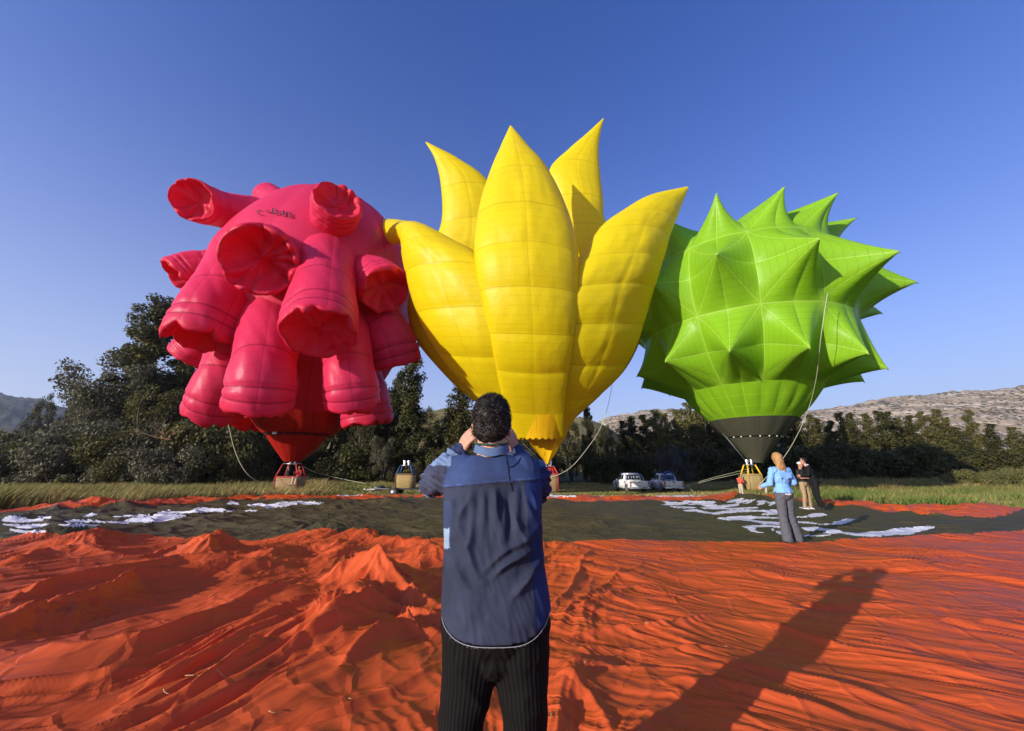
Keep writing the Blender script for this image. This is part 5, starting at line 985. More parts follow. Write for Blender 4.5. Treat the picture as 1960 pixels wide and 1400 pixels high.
# collar band, lanyard, cord, hem, earrings
cc = at(941, 861, 1.725); ca = np.linspace(0, 2 * np.pi, 48, endpoint=False); rows = []
for dz, k in ((-.018, 1.06), (.0, 1.0), (.014, .97), (.016, .93), (.0, .93)): rows.append(cc + np.stack([.075 * k * np.sin(ca), -.077 * k * np.cos(ca), dz + .014 * np.cos(ca) * -1 + .012 * np.abs(np.sin(ca))], -1))
mesh('collar', np.concatenate(rows), grid_faces(5, 48, True)[:, ::-1], MAT['denim'], shirt, col=np.tile(np.array((.10, .155, .28)), (48 * 5, 1)), base=mb_)
ln_ = cc + np.stack([.071 * np.sin(ca), -.073 * np.cos(ca),   .017 + .006 * np.abs(np.sin(ca)) - .05 * np.clip(-np.cos(ca), 0, 1) ** 3], -1); V, F = tube_arrays(np.concatenate([ln_, ln_[:2]]), .0042, 8); mesh('lanyard', V, F, MAT['lanyard'], man, base=mb_)
from mathutils.bvhtree import BVHTree
bvh = BVHTree.FromPolygons([tuple(v) for v in V2], [tuple(f) for f in np.concatenate([x for x in [shirt.data] and [np.array([p.vertices[:] for p in shirt.data.polygons if len(p.vertices) == 4])]])])
def on_shirt(u, v, lift=.003):
    d = ray(u, v); h = bvh.ray_cast(Vector(CAM), Vector(unit(d))); p = np.array(h[0]) if h[0] is not None else CAM + d * 1.62; return p - unit(d) * lift
for pts in (((969, 872), (970, 885), (972, 897), (973, 912), (976, 926), (981, 940)), ((974, 894), (981, 893), (988, 888), (995, 879), (1001, 871))):
    C = spline([on_shirt(*p) for p in pts], 30); V, F = tube_arrays(C, .0018, 6); mesh('cord', V, F, MAT['cord'], shirt, base=mb_)
hem = rows and np.stack([0 * a, 0 * a, 0 * a], -1); (v, ul, ur, dep) = RINGS[-1]; p, q = at(ul, v, MYC), at(ur, v, MYC); c = (p + q) / 2; hw = (q[0] - p[0]) / 2
a = np.linspace(0, 2 * np.pi, 260, endpoint=False); hem = np.stack([c[0] + np.sign(np.sin(a)) * np.abs(np.sin(a)) ** .8 * (hw + .0), MYC - np.sign(np.cos(a)) * np.abs(np.cos(a)) ** .8 * (dep - .001), c[2] - .016 + .062 * np.abs(np.sin(a)) ** 3 + .03 * np.clip(np.sin(a), 0, 1) ** 4], -1)
V, F = tube_arrays(np.concatenate([hem, hem[:2]]),   .0013, 6); mm = MB().add(V, F); g = np.random.default_rng(4)
for i in range(90):
    p = hem[g.integers(260)]; qv = p + np.array((g.normal() * .004, g.normal() * .003, -.002 - .0035 * g.random())); mm.tube([p, qv], [.0007, .0003], 3)
mm.build('frayed_hem', MAT['thread'], shirt, base=mb_)
for dz in (-.030, -.046): 
    e = hc + (-.086, -.002, dz); t = np.linspace(0, 2 * np.pi, 16); C = np.stack([e[0] + 0 * t - .002, e[1] + .0065 * np.cos(t), e[2] + .0065 * np.sin(t)], -1); V, F = tube_arrays(C, .0018, 6); mesh('earring', V, F, MAT['gold'], man, base=mb_)
# trousers
m = MB(); hipz = float(at(950, 1195, MYC)[2]); rows = []
for sx, P in ((-1, FT[0]), (1, FT[1])):
    ce = mb_[0]; q0 = np.array((ce + sx * .093, MYC, hipz + .02)); kz = P[2]
    C = np.array([q0, (ce + sx * .097, MYC, hipz - .10), (ce + sx * .104, MYC, hipz - .2), (P[0], MYC + .0, kz), (P[0] + sx * .008, MYC, kz - .25), (P[0] + sx * .014, MYC - .005, mz + .035)]); C = spline(C, 30); V, F = tube_arrays(C, np.interp(np.linspace(0, 1, 30), [0, .2, .4, .62, .8, 1], [.118, .112, .097, .080, .084, .090]), 24); m.add(V, F)
m.ball((mb_[0], MYC, hipz + .02), 1, 16, 24, (.205, .145, .15)); m.ball((mb_[0], MYC, hipz - .10), 1, 12, 16, (.12, .11, .075))
V, F, N = solid(m, .0068, 3); side = np.sign(V[:, 0] - mb_[0] + 1e-6); axx = np.interp(V[:, 2], [mz, FT[0][2], hipz], [.12, .125, .098]); lx = V[:, 0] - mb_[0] - side * axx; st = np.arctan2(lx, -(V[:, 1] - MYC)) * .085
rel = .007 * ridged(V[:, 0] * 9 + V[:, 2] * 5, V[:, 2] * 7 - side * V[:, 0] * 6, 16, 1.6) + .006 * fbm(V[:, 0] * 10, V[:, 2] * 6, 2, 18)
mesh('trousers', V + N * rel[:, None], F, MAT['pants'], man, attr={'stripe': st}, base=mb_)
for sx, P in ((-1, FT[0]), (1, FT[1])):
    m = MB(); b0 = np.array((P[0] + sx * .012, MYC - .03, mz + .045)); m.ball(b0, 1, 10, 14, (.045, .06, .05)); m.ball(b0 + (sx * .015, .14, -.012), 1, 10, 14, (.05, .11, .04)); V, F, N = solid(m, .008, 2); mesh('shoe', V, F, MAT['shoe_black'], man, base=mb_)
cp = hc + (0, .20, .0); camo = empty('photo_camera', cp, 'black camera held up to the face of the man in denim', 'camera'); m = MB().box((0, 0, 0), (.135, .045, .085), bev=.25); m.box((0, 0, .05), (.05, .04, .025), bev=.2); m.build('camera_body', MAT['camera_black'], camo)
C = np.array([(0, .02, 0), (0, .06, 0), (0, .062, 0), (0, .11, 0)]); V, F = tube_arrays(C, [.034, .034, .038, .038], 20); ln = mesh('lens', V, F, MAT['camera_black'], camo); MB().ball((0, .108, 0), 1, 8, 16, (.03, .008, .03)).build('front_glass', MAT['lens_glass'], ln)

# ---- the other people
def cloth_mat(name, col): return plain(name, col, .85, var=.18, scale=22, spec=.15, bump=.35)
MAT['sky_jacket'] = cloth_mat('sky_blue_jacket', (.23, .45, .80)); MAT['grey_jeans'] = cloth_mat('grey_jeans', (.105, .105, .12)); MAT['white_shirt'] = cloth_mat('white_shirt', (.75, .74, .74)); MAT['black_knit'] = cloth_mat('black_jacket', (.012, .012, .013)); MAT['dark_tee'] = cloth_mat('dark_grey_tee', (.028, .026, .025)); MAT['khaki'] = cloth_mat('khaki_trousers', (.36, .25, .14)); MAT['red_tee'] = cloth_mat('coral_red_shirt', (.62, .10, .06)); MAT['beige'] = cloth_mat('beige_trousers', (.50, .41, .30)); MAT['red_top'] = cloth_mat('dark_red_top', (.34, .03, .03)); MAT['shoe_white'] = plain('white_shoe', (.7, .66, .6), .6)
def person(loc, rz, H, label, top, legs, hair, shoes='shoe_black', skin='skin_tan', armL=None, armR=None, legL=None, legR=None, lean=0.0, long_hair=False, cap=None, flare=0.0, short=False, top_len=.50, shirt_hem=None, width=1.0, turn=0.0, voxel=.011, group=None, sit=False):
    """a figure facing +Y before rz; arm = (elbow, wrist), leg = (knee, ankle), in metres for a height of 1.75"""
    k = H / 1.75; r = empty('person', loc, label, 'person', group, rz); S = lambda *p: np.array(p, float)
    lm = lambda p: S(p[0], p[1] + lean * max(0, p[2] - .95), p[2])
    hd, nk_ = lm(S(0, .02, 1.64)), lm(S(0, 0, 1.46)); shl, shr = lm(S(-.185 * width, 0, 1.41)), lm(S(.185 * width, 0, 1.41)); hl_, hr_ = S(-.09, 0, .93), S(.09, 0, .93)
    eL, wL = armL or (S(-.25, -.01, 1.13), S(-.25, .06, .88)); eR, wR = armR or (S(.25, -.01, 1.13), S(.25, .06, .88)); kL, aL = legL or (S(-.10, .02, .50), S(-.11, -.01, .09)); kR, aR = legR or (S(.10, .02, .50), S(.11, -.01, .09))
    eL, wL, eR, wR, kL, aL, kR, aR = [S(*p) for p in (eL, wL, eR, wR, kL, aL, kR, aR)]
    def torso(m, g):
        m.ball(lm(S(0, 0, 1.27)), 1, 12, 18, (.165 * width + g, .105 + g, .21)); m.ball(lm(S(0, .005, 1.05)), 1, 12, 18, (.135 * width + g, .095 + g, .19)); cap_(m, lm(S(-.13 * width, 0, 1.40)), lm(S(.13 * width, 0, 1.40)), .065 + g, .065 + g)
    def arms(m, g, f=1.0):
        for s_, e_, w_ in ((shl, eL, wL), (shr, eR, wR)):
            cap_(m, s_, e_, .052 + g, .043 + g)
            if f > .5: cap_(m, e_, e_ + (w_ - e_) * f, .043 + g, .031 + g)
    def legs_(m, g, fl=0):
        m.ball(S(0, -.005, .93), 1, 12, 18, (.165 * width + g, .115 + g, .14))
        for h_, k_, a_ in ((hl_, kL, aL), (hr_, kR, aR)): cap_(m, h_, k_, .085 + g, .056 + g + fl * .2); cap_(m, k_, a_ + (a_ - k_) * (.10 if fl else -.02), .056 + g + fl * .2, .038 + g + fl)
    cT_, sT_ = math.cos(turn), math.sin(turn); RT = np.array([[cT_, -sT_, 0], [sT_, cT_, 0], [0, 0, 1.]])
    def put(name, m, mat, vx=voxel, sm=2, rel=0.0, hands=None):
        V, F, N = solid(m, vx, sm)
        if rel: V = V + N * (rel * (ridged(V[:, 0] * 9 + V[:, 2] * 6, V[:, 2] * 9 - V[:, 0] * 5 + V[:, 1] * 6, 7, 1.5) + .6 * fbm(V[:, 0] * 9, V[:, 2] * 9 + V[:, 1] * 5, 2, 9)))[:, None]
        if hands is not None:
            hv = np.concatenate(hands.V); off = len(V); V = np.concatenate([V, hv]); F = F + [f + off for f in hands.F3] + [f + off for f in hands.F4]
        return mesh(name, V * k, F, MAT[mat], r)
    m = MB(); HB = MB()
    def hd_ball(c, sq, n=12, q=16): HB_ = MB().ball((0, 0, 0), 1, n, q, sq); m.add(HB_.V[0] @ RT.T + hd + RT @ S(*c), HB_.F4)
    hd_ball((0, 0, .02), (.074, .092, .105)); hd_ball((0, .03, -.05), (.054, .055, .07)); hd_ball((0, .095, -.015), (.013, .016, .022), 8, 8); hd_ball((0, .07, -.09), (.022, .02, .018), 8, 8); hd_ball((0, .082, -.058), (.022, .01, .008), 8, 8)
    for s in (-1, 1): hd_ball((s * .078, 0, -.01), (.01, .018, .03), 8, 8); hd_ball((s * .03, .078, .012), (.014, .012, .01), 8, 8)
    cap_(m, hd + (0, -.01, -.06), nk_, .052, .058); torso(m, -.01); arms(m, -.012 if not short else -.004); legs_(m, -.012)
    HD = MB()
    for e_, w_, s in ((eL, wL, -1), (eR, wR, 1)): d = unit(w_ - e_); cap_(m, w_, w_ + d * .02, .027, .026); hand_chains(HD, w_, d, (-s, .3, 0), (0, 1, .3), 1.0, .8)
    put('body', m, skin, voxel, 2, 0, HD)
    m = MB(); torso(m, .014); arms(m, .010, .42 if short else .93)
    if top_len > .5: m.ball(lm(S(0, -.004, .95)), 1, 12, 18, (.155 * width + .02, .115 + .02, .12))
    tp = put('shirt' if short else 'jacket', m, top, voxel, 2, .009)
    m = MB(); legs_(m, .014, flare); put('trousers', m, legs, voxel, 2, .007)
    if shirt_hem: m = MB(); m.ball(lm(S(0, -.004, .93)), 1, 12, 20, (.150 * width + .022, .118 + .016, .075)); put('shirt_hem', m, shirt_hem, voxel, 1, .004)
    for k_, a_, s in ((kL, aL, -1), (kR, aR, 1)):
        d = unit(a_ - k_); m = MB(); m.ball(a_ + (0, .0, -.045), 1, 8, 12, (.042, .055, .045)); m.ball(a_ + (s * .012, .11, -.06), 1, 8, 12, (.045, .095, .032)); put('shoe', m, shoes, .012, 1)
    m = MB(); HH = MB()
    def hb(c, sq, n=12, q=16): b = MB().ball((0, 0, 0), 1, n, q, sq); m.add(b.V[0] @ RT.T + hd + RT @ S(*c), b.F4)
    if long_hair:
        hb((0, -.01, .03), (.088, .104, .106)); hb((0, -.055, -.06), (.090, .065, .11)); hb((0, -.075, -.16), (.095, .045, .12)); hb((.03, -.085, -.26), (.055, .03, .10)); hb((-.035, -.08, -.24), (.045, .03, .09))
        V, F, N = solid(m, .010, 2); V = V + N * (.014 * ridged(V[:, 0] * 26 + 2 * np.sin(V[:, 2] * 14), V[:, 2] * 4, 3, 1.3) + .010 * fbm(V[:, 0] * 18, V[:, 2] * 10, 3, 5))[:, None]; mesh('hair', V * k, F, MAT[hair], r)
    else:
        hb((0, -.014, .038), (.079, .092, .092)); hb((0, -.05, -.005), (.07, .045, .06)); V, F, N = solid(m, .010, 2); V = V + N * (.005 * fbm(V[:, 0] * 40, V[:, 2] * 40, 2, 5))[:, None]; mesh('hair', V * k, F, MAT[hair], r)
    if cap:
        m = MB(); hb((0, 0, .062), (.084, .100, .062)); V, F, N = solid(m, .010, 1); cp_ = mesh('cap', V * k, F, MAT[cap], r)
    return r, tp
wp_ = on_ground(np.array(1517.), np.array(1046.)); 
w_, wj = person((wp_[0], wp_[1], cloth_z(wp_[0], wp_[1]) - .01), R(6), 1.66, 'woman in a light blue jacket and grey flared jeans standing on the cloth', 'sky_jacket', 'grey_jeans', 'hair_red', armL=((-.27, .0, 1.14), (-.33, .16, 1.07)), armR=((.27, -.02, 1.15), (.25, .2, 1.10)), legL=((-.085, .02, .50), (-.105, -.03, .09)), legR=((.095, .03, .50), (.165, .02, .09)), long_hair=True, flare=.045, shirt_hem='white_shirt', skin='skin', voxel=.009)
m = MB(); a = np.linspace(0, 2 * np.pi, 60, endpoint=False)
kk = 1.66 / 1.75; rows = [np.stack([(.166 + .020 * f + .010 * f * np.sin(a * 9)) * np.sin(a), -(.128 + .022 * f + .010 * f * np.sin(a * 9)) * np.cos(a), 1.06 - .10 * f + 0 * a], -1) * kk for f in (0, .3, .6, 1)]
mesh('peplum', np.concatenate(rows), grid_faces(4, 60, True)[:, ::-1], MAT['sky_jacket'], w_)
rows = [np.stack([.135 * s - .0 * f, -.130 - .012 * f - .01 * np.abs(np.sin(s * 9)) * f + 0 * s, 1.36 - .12 * f - .02 * np.cos(s * 5) * f], -1) * kk for f in (0, .33, .66, 1) for s in (np.linspace(-1, 1, 24),)]
mesh('back_flap', np.concatenate(rows), grid_faces(4, 24)[:, ::-1], MAT['sky_jacket'], w_)
p = on_ground(np.array(1547.), np.array(974.)); zc = cloth_z(p[0], p[1])
person((p[0], p[1], zc), R(200), 1.70, 'man with a white headband, dark shirt and khaki trousers facing the man in black', 'dark_tee', 'khaki', 'hair_dark', 'shoe_white', armL=((-.24, .04, 1.14), (-.10, .22, 1.10)), armR=((.25, .03, 1.14), (.12, .24, 1.16)), legL=((-.14, .03, .5), (-.20, -.02, .09)), legR=((.10, .02, .5), (.13, -.03, .09)), cap='white_shirt', short=True, width=.95, lean=-.05)
p = on_ground(np.array(1569.), np.array(976.)); zc = cloth_z(p[0], p[1])
mblk, jk = person((p[0], p[1], zc), R(62), 1.80, 'man in black jacket and trousers leaning in to talk, hand on the other man', 'black_knit', 'black_knit', 'hair_dark', armL=((-.22, .16, 1.18), (-.10, .36, 1.13)), armR=((.24, .10, 1.16), (.10, .34, 1.12)), lean=.28, width=1.12, top_len=.6, legL=((-.12, .0, .5), (-.14, -.10, .09)), legR=((.10, .04, .5), (.12, -.05, .09)))
for c, s_ in (((.10, -.135, 1.33), .03), ((-.16, -.06, 1.36), .028), ((.2, -.02, 1.36), .022)): MB().box(np.array(c) + (0, .28 * (c[2] - .95), 0), (s_ * 1.6, .012, s_), bev=.3).build('white_badge', MAT['white_shirt'], jk)
m = MB(); t = np.linspace(0, 2 * np.pi, 24); C = np.stack([.066 * np.sin(t), .14 - .066 * np.cos(t), 1.51 + .01 * np.cos(t)], -1) * (1.8 / 1.75); V, F = tube_arrays(C, .013, 8); mesh('white_collar', V, F, MAT['white_shirt'], jk)
def gpt(u, v, Y): q = at(u, v, Y); return (float(q[0]), Y, float(gz(q[0], Y)))
person(gpt(1418, 936, 27.6), R(-65), 1.50, 'crew member in a coral shirt at the left of the green balloon basket', 'red_tee', 'beige', 'hair_dark', armR=((.24, .12, 1.16), (.2, .36, 1.14)), armL=((-.22, .14, 1.16), (-.16, .38, 1.15)), short=True, voxel=.014)
person(gpt(1466, 936, 27.5), R(75), 1.52, 'crew member in a dark shirt and beige trousers leaning over the green balloon basket', 'dark_tee', 'beige', 'hair_dark', armL=((-.22, .14, 1.16), (-.16, .38, 1.1)), armR=((.24, .12, 1.16), (.2, .36, 1.14)), short=True, lean=.25, voxel=.014)
q = at(571, 930, PY - .75); person((float(q[0]) - .05, PY - .78, PZ + .12), R(170), 1.72, 'man in a red shirt sitting on the edge of the pink balloon basket', 'red_top', 'beige', 'hair_dark', legL=((-.13, .38, .95), (-.14, .42, .52)), legR=((.12, .38, .95), (.13, .42, .50)), armL=((-.24, .1, 1.16), (-.2, .3, 1.0)), armR=((.25, .1, 1.18), (.18, .28, 1.3)), voxel=.014)
person((PX - .35, PY, PZ + .12), R(150), 1.72, 'pilot in dark clothes standing inside the pink balloon basket', 'dark_tee', 'beige', 'hair_dark', armL=((-.25, .1, 1.2), (-.2, .2, 1.45)), voxel=.014)
person((YX + .1, YY, YZ + .1), R(160), 1.72, 'pilot in a dark red top inside the yellow balloon basket, mostly hidden by an elbow', 'red_top', 'dark_tee', 'hair_dark', voxel=.014)
# ------------------------------------------------------------------ vehicles, trailer, ropes, straw
MAT['white_paint'] = plain('white_car_paint', (.78, .77, .76), .3, var=.03, coat=.5); MAT['car_glass'] = plain('dark_car_glass', (.012, .014, .016), .08, spec=.8); MAT['tyre'] = plain('dusty_tyre', (.06, .052, .042), .9); MAT['rim'] = plain('alloy_rim', (.45, .45, .46), .35, .8); MAT['tail_red'] = plain('red_tail_light', (.40, .012, .012), .2, coat=.6); MAT['black_plastic'] = plain('black_plastic', (.025, .025, .026), .6); MAT['chrome'] = plain('chrome_bumper', (.62, .62, .63), .22, .9); MAT['grey_fender'] = plain('grey_front_panel', (.22, .22, .24), .4); MAT['plate'] = plain('number_plate', (.7, .69, .6), .5); MAT['door_red'] = plain('red_door_lettering', (.50, .05, .04), .5); MAT['blue_fan'] = plain('blue_fan_shroud', (.03, .12, .36), .4, coat=.4); MAT['yellow_tool'] = plain('yellow_engine_cover', (.75, .45, .02), .5); MAT['trailer_steel'] = plain('dark_trailer_steel', (.06, .065, .075), .55, .4)
def wheel(parent, x, y, r=.38, w=.26):
    s = 1 if x > 0 else -1; a = np.array((x - w / 2, y, r)); b = np.array((x + w / 2, y, r)); C = np.array([a, a + (.03, 0, 0), a + (w * .5, 0, 0), b - (.03, 0, 0), b]); V, F = tube_arrays(C, [r * .86, r * .98, r, r * .98, r * .86], 28); t = mesh('wheel', V, F, MAT['tyre'], parent)
    C = np.array([(x + s * (w / 2 - .01), y, r), (x + s * (w / 2 + .012), y, r), (x + s * (w / 2 + .02), y, r)]); V, F = tube_arrays(C, [r * .62, r * .60, r * .2], 20); mesh('rim', V, F, MAT['rim'], t)
def arch(cy_, r, z0, n=9): return [(cy_ + r * math.cos(t), max(z0, .38 + r * math.sin(t))) for t in np.linspace(-.15, math.pi + .15, n)]
def pickup(loc, rz, label, bars=False, lettering=False, shade_front=False):
    """double-cab pickup, origin under the middle of the tailgate, nose towards +Y"""
    P = empty('pickup_truck', loc, label, 'pickup', 'white pickups parked by the trees', rz); P.scale = (.94, .94, .94); W = .90
    low = [(1.72, .42)] + [(2.0, .42), (3.75, .42)] + [(y, z) for y, z in reversed(arch(4.28, .47, .42))] + [(4.95, .45), (5.2, .55), (5.24, .85), (5.05, .98), (4.1, 1.10), (1.72, 1.12)]
    m = MB(); m.poly_prism(low, -W, W, 0); body = m.build('body', MAT['white_paint'], P, smooth=False)
    side = [(.04, .50), (.62, .50)] + [(y, z) for y, z in reversed(arch(1.10, .47, .50))] + [(1.70, .50), (1.70, 1.10), (.04, 1.10)]
    for s in (-1, 1): m = MB(); m.poly_prism(side, s * W, s * (W - .07), 0); m.build('bed_side', MAT['white_paint'], P, smooth=False)
    m = MB().box((0, .88, .66), (1.66, 1.64, .05)); m.box((0, 1.68, .88), (1.66, .05, .46)); m.build('bed_floor', MAT['white_paint'], P, smooth=False)
    m = MB().box((0, .02, .84), (1.54, .06, .50), bev=.25); m.box((0, -.015, .93), (1.3, .02, .1), bev=.3); tg = m.build('tailgate', MAT['white_paint'], P, smooth=False)
    MB().box((0, -.03, 1.02), (.26, .02, .07), bev=.3).build('tailgate_handle', MAT['black_plastic'], tg)
    gh = [(-.80, 1.74, 1.12), (-.62, 1.92, 1.72), (-.62, 3.05, 1.74), (-.80, 3.85, 1.10)]
    V = np.array([(s * abs(x), y, z) for s in (-1, 1) for x, y, z in ((.86, 1.74, 1.115), (.70, 1.90, 1.70), (.66, 2.0, 1.77), (.66, 2.95, 1.78), (.70, 3.1, 1.72), (.86, 3.92, 1.10))]); 
    bm = bmesh.new(); vs = [bm.verts.new(v) for v in V]; n = 6; bm.faces.new(vs[:6]); bm.faces.new(vs[6:][::-1])
    for i in range(6): bm.faces.new((vs[i], vs[6 + i], vs[6 + (i + 1) % 6], vs[(i + 1) % 6]))
    bmesh.ops.recalc_face_normals(bm, faces=bm.faces[:]); bmesh.ops.bevel(bm, geom=bm.edges[:], offset=.035, segments=2, affect='EDGES'); bmesh.ops.triangulate(bm, faces=bm.faces[:]); bm.verts.index_update(); V = np.array([v.co[:] for v in bm.verts]); F = np.array([[v.index for v in f.verts] for f in bm.faces]); bm.free(); mesh('cab', V, F, MAT['white_paint'], P, smooth=False)
    def pane(name, pts, off, parent=P, mat='car_glass'):
        pts = np.array(pts, float); nn = unit(np.cross(pts[1] - pts[0], pts[2] - pts[0])); c = pts.mean(0); nn = nn if np.dot(nn, c - np.array((0, 2.8, 1.2))) > 0 else -nn; A = pts + nn * off; B = pts - nn * .02; n = len(pts); F3 = [[0, i, i + 1] for i in range(1, n - 1)]; F4 = [[i, (i + 1) % n, n + (i + 1) % n, n + i] for i in range(n)]
        return mesh(name, np.concatenate([A, B]), [np.array(F3), np.array(F4)], MAT[mat], parent, smooth=False)
    for s in (-1, 1):
        X = lambda z: s * (.86 - (z - 1.115) * .16 / .585)
        pane('side_window', [(X(1.2), 1.98, 1.2), (X(1.62), 2.05, 1.62), (X(1.62), 2.55, 1.62), (X(1.2), 2.62, 1.2)], .012); pane('side_window', [(X(1.2), 2.72, 1.2), (X(1.62), 2.66, 1.62), (X(1.62), 3.02, 1.62), (X(1.2), 3.55, 1.2)], .012)
        MB().box((s * (W + .004), 2.67, .86), (.008, .02, .5)).build('door_gap', MAT['black_plastic'], P); MB().box((s * 1.0, 3.45, 1.16), (.18, .1, .16), bev=.3).build('mirror', MAT['white_paint'], P)
        for y in (2.15, 3.0): MB().box((s * (W + .012), y, 1.0), (.02, .16, .035), bev=.3).build('door_handle', MAT['white_paint'], P)
        tl = MB().box((s * (W - .075), .0, .86), (.13, .09, .36), bev=.2).build('tail_light', MAT['tail_red'], P); MB().box((s * (W - .075), -.05, .80), (.08, .02, .1), bev=.2).build('reverse_lamp', MAT['white_shirt'], tl)
        wheel(P, s * .79, 1.10); wheel(P, s * .79, 4.28)
        MB().box((s * (W + .01), 2.75, .42), (.12, 1.75, .05), bev=.3).build('side_step', MAT['chrome'], P)
    pane('rear_window', [(-.70, 1.755, 1.2), (.70, 1.755, 1.2), (.60, 1.87, 1.62), (-.60, 1.87, 1.62)], .014); pane('windscreen', [(-.74, 3.74, 1.2), (.74, 3.74, 1.2), (.60, 3.2, 1.64), (-.60, 3.2, 1.64)], .03)
    bp = MB().box((0, -.09, .50), (1.72, .16, .15), bev=.3).build('rear_bumper', MAT['chrome'], P); MB().box((0, -.18, .54), (.5, .015, .11)).build('number_plate', MAT['plate'], bp)
    m = MB().bar((0, -.22, .40), (0, .1, .40), .03); m.ball((0, -.24, .45), .04); m.build('tow_hitch', MAT['trailer_steel'], P)
    MB().box((0, 2.6, .45), (1.5, 4.6, .22)).build('underbody', MAT['black_plastic'], P)
    if shade_front:
        for s in (-1, 1): MB().box((s * (W + .004), 4.35, .98), (.012, 1.0, .2), bev=.3).build('front_fender', MAT['grey_fender'], P, label=None) if False else None
    if lettering:
        for i, (y, z, w, h) in enumerate(((3.25, .93, .34, .035), (3.10, .86, .30, .05), (2.95, .80, .22, .03), (3.30, .78, .12, .05))): MB().box((-(W + .005), y, z), (.008, w, h)).build('door_lettering', MAT['door_red'], P)
    if bars:
        gd = MB(); 
        for x in (-.66, .66): gd.tube([(x, 1.62, 1.10), (x * .95, 1.68, 1.72)], .028)
        gd.tube([(-.63, 1.68, 1.72), (.63, 1.68, 1.72)], .028); gd = gd.build('window_guard', MAT['chrome'], P)
        for x in (-.40, -.14, .12, .38): MB().bar((x, 1.63, 1.12), (x * .97, 1.68, 1.70), .02).build('guard_bar', MAT['chrome'], gd)
        for x in (-.72, .72): MB().tube(spline([(x, 1.6, 1.68), (x, 1.2, 1.5), (x, .75, 1.13)], 9), .03).build('roll_bar', MAT['chrome'], P)
    return P
q = at(1225, 940, 34.0); L1 = (float(q[0]), 34.0, float(gz(q[0], 34.5))); pickup(L1, R(2), 'white pickup with a barred rear window and red door lettering', bars=True, lettering=True)
q = at(1291, 936, 35.4); L2 = np.array((float(q[0]), 35.4, float(gz(q[0], 36.0)))); pickup(L2, R(-4), 'white pickup carrying a blue inflation fan in its bed')
fan = empty('inflation_fan', L2 + (-.15, .85, .70), 'blue inflation fan standing in the bed of the second pickup', 'fan'); t = np.linspace(0, 2 * np.pi, 40); 
for r_, w_ in ((.56, .05),): C = np.stack([r_ * np.cos(t), 0 * t, .58 + r_ * np.sin(t)], -1); V, F = tube_arrays(C, w_, 8); sh = mesh('shroud', V, F, MAT['blue_fan'], fan)
for r_ in (.18, .3, .42): C = np.stack([r_ * np.cos(t), 0 * t - .06, .58 + r_ * np.sin(t)], -1); V, F = tube_arrays(C, .012, 5); mesh('guard_ring', V, F, MAT['blue_fan'], fan)
for k in range(4):
    a = k * math.pi / 2 + .5; bl = MB(); p0 = np.array((.06 * math.cos(a), .03, .58 + .06 * math.sin(a))); p1 = np.array((.5 * math.cos(a), .06, .58 + .5 * math.sin(a))); n_ = np.array((-math.sin(a), .5, math.cos(a))); V = np.array([p0 - n_ * .05, p0 + n_ * .05, p1 + n_ * .1, p1 - n_ * .1]); V = np.concatenate([V, V + (0, .02, 0)]); bl.add(V, np.array([[0, 1, 2, 3], [7, 6, 5, 4], [0, 4, 5, 1], [1, 5, 6, 2], [2, 6, 7, 3], [3, 7, 4, 0]])).build('blade', MAT['blue_fan'], fan, smooth=False)
MB().box((-.28, .02, .2), (.34, .3, .34), bev=.2).build('engine', MAT['yellow_tool'], fan); m = MB().bar((-.5, -.2, 0), (.5, -.2, 0), .03); m.bar((-.5, .2, 0), (.5, .2, 0), .03); m.bar((-.5, -.2, 0), (-.5, .2, 0), .03); m.bar((.5, -.2, 0), (.5, .2, 0), .03); m.bar((0, 0, 0), (0, 0, .2), .04); m.build('stand', MAT['trailer_steel'], fan)
# trailer with the spare basket
TY = 30.0; tz = float(gz(-8, TY)); q0, q1 = at(702, 928, TY), at(822, 928, TY); tb_ = np.array((float((q0[0] + q1[0]) / 2), TY, tz)); trl = empty('trailer', tb_, 'low dark trailer with a drawbar parked left of the man', 'trailer'); hw = float(q1[0] - q0[0]) / 2
m = MB().box((.35, -.6, .52), (2 * hw - 1.0, .09, .1)); m.box((.35, .6, .52), (2 * hw - 1.0, .09, .1)); m.box((.35, 0, .50), (2 * hw - 1.1, 1.15, .06)); m.build('chassis', MAT['trailer_steel'], trl, smooth=False)
m = MB().bar((-hw + .9, -.55, .5), (-hw + .05, 0, .45), .045); m.bar((-hw + .9, .55, .5), (-hw + .05, 0, .45), .045); m.bar((-hw + .05, 0, .45), (-hw - .2, 0, .48), .05); m.bar((-hw + .3, 0, .02), (-hw + .3, 0, .62), .03); m.build('drawbar', MAT['galvanised'], trl)
MB().box((-hw + .95, 0, .55), (.5, .9, .32), bev=.15).build('tool_box', MAT['trailer_steel'], trl, smooth=False)
for s in (-1, 1):
    C = np.array([(-.08, s * .78 - .09, .3), (-.08, s * .78 + .09, .3)]); V, F = tube_arrays(np.array([C[0], C[0] * .8 + C[1] * .2, C[0] * .2 + C[1] * .8, C[1]]), [.25, .3, .3, .25], 24); wh = mesh('wheel', V, F, MAT['tyre'], trl); V, F = tube_arrays(np.array([(-.08, s * .86, .3), (-.08, s * .885, .3)]), [.17, .15], 16); mesh('rim', V, F, MAT['rim'], wh)
    a = np.linspace(.25, math.pi - .25, 12); rows = [np.stack([-.08 + .38 * np.cos(a), 0 * a + y_, .3 + .36 * np.sin(a)], -1) for y_ in (s * .66, s * .9)]; mesh('mudguard', np.concatenate(rows), grid_faces(2, 12), MAT['trailer_steel'], trl)
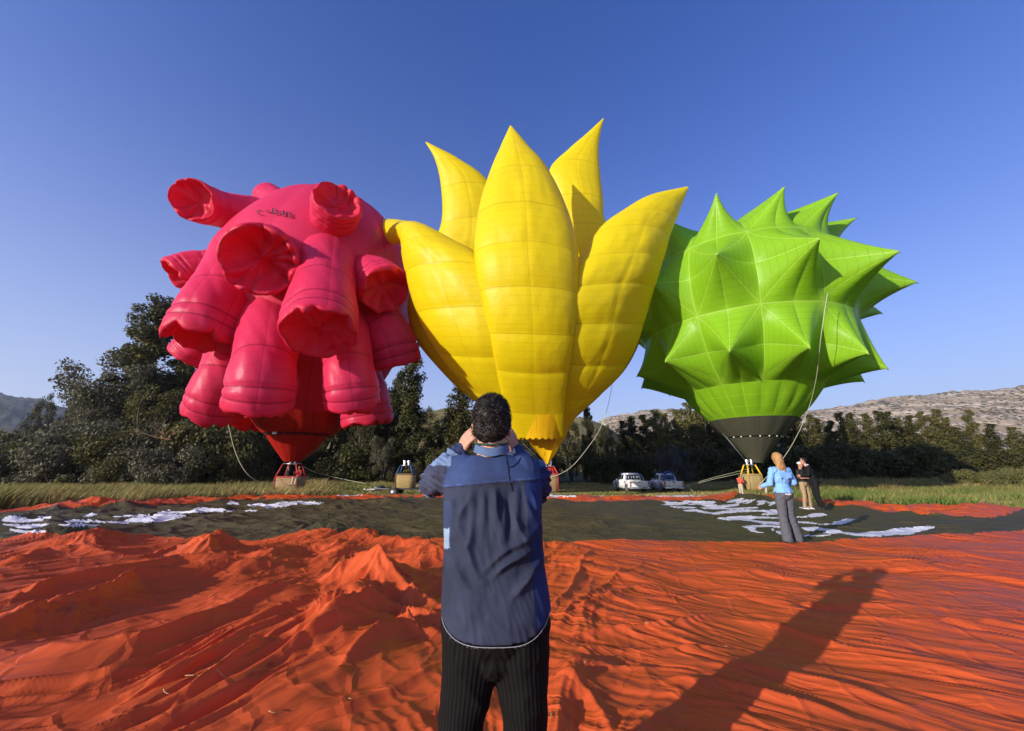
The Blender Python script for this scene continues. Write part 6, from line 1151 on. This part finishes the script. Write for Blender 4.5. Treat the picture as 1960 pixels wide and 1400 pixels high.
q = at(776, 927, TY); sb = np.array((float(q[0]), TY, tz + .56)); spare = empty('balloon_basket', sb, 'tan wicker balloon basket with blue poles standing on the trailer', 'basket'); basket(spare, sb, sb, 1.35, 1.1, .98, MAT['wicker_pale'], MAT['leather_brown'], MAT['pole_blue'], 1.62)
# ropes
rope([at(437, 813, PY - 2), at(448, 858, PY - 3), at(463, 893, PY - 3.3), at(482, 915, PY - 3), at(505, 923, PY - 2), at(530, 921, PY - 1), at(546, 913, PY - .6)], .016, 'rope', 'slack pale rope hanging from the pink balloon down to its basket')
rope([at(582, 893, PY - .2), at(600, 903, PY + .3), at(640, 914, PY + 1.5), at(700, 926, TY - .6)], .014, 'rope', 'taut pale rope from the pink balloon basket towards the trailer')
rope([at(1172, 735, YY - .6), at(1163, 780, YY - 1), at(1148, 822, YY - 1.4), at(1126, 856, YY - 1.4), at(1098, 890, YY - 1), at(1075, 906, YY - .8), at(1054, 914, YY - .6)], .016, 'rope', 'slack pale rope from the side of the yellow balloon down behind the man')
rope([at(1584, 560, GY - 8.2), at(1572, 640, GY - 8), at(1563, 720, GY - 6.3), at(1550, 775, GY - 4.6), at(1530, 825, GY - 3.3), at(1500, 876, GY - 2), at(1452, 930, GY - .8)], .016, 'rope', 'long pale rope running down the right side of the green balloon')
rope([at(1434, 897, GY - .6), at(1400, 906, 30.5), at(1360, 916, 33), tuple(L2 + (.85, -.12, .62))], .014, 'rope', 'upper pale rope from the green balloon burner to the pickup', group=None)
rope([at(1434, 902, GY - .6), at(1405, 909, 30.5), at(1360, 919, 33), tuple(L2 + (.85, -.12, .55))], .014, 'rope', 'lower pale rope from the green balloon burner to the pickup')
rope([tuple(L2 + (.85, -.12, .55)), at(1316, 932, 34.6), at(1328, 942, 33.2)], .014, 'rope', 'short rope end from the pickup bumper down to the grass')
# straw on the cloth
MAT['straw'] = plain('dry_straw', (.50, .38, .16), .8); g = np.random.default_rng(9); mm = MB()
for (u, v, L, an_) in ((388, 1315, .26, .05), (312, 1347, .07, -.4), (415, 1350, .12, 1.1), (1390, 1228, .03, .3), (520, 1372, .05, .2), (1120, 1280, .03, 1), (670, 1350, .03, .2), (1500, 1260, .03, .6), (900, 1390, .03, .6), (1240, 1195, .04, -.3), (1055, 1375, .05, 1.4)):
    p = on_ground(np.array(float(u)), np.array(float(v)), .1); pts = []
    for f in np.linspace(-1, 1, 6): x, y = p[0] + f * L / 2 * math.cos(an_), p[1] + f * L / 2 * math.sin(an_) + .01 * f * f; pts.append((x, y, cloth_z(x, y) + .012))
    pts = np.array(pts); pts[:, 2] = np.maximum(pts[:, 2], np.linspace(pts[0, 2], pts[-1, 2], 6)); mm.tube(pts, .0022, 4)
tag(mm.build('loose_straw', MAT['straw']), 'dry straws lying on the orange cloth', 'straw', kind='stuff')
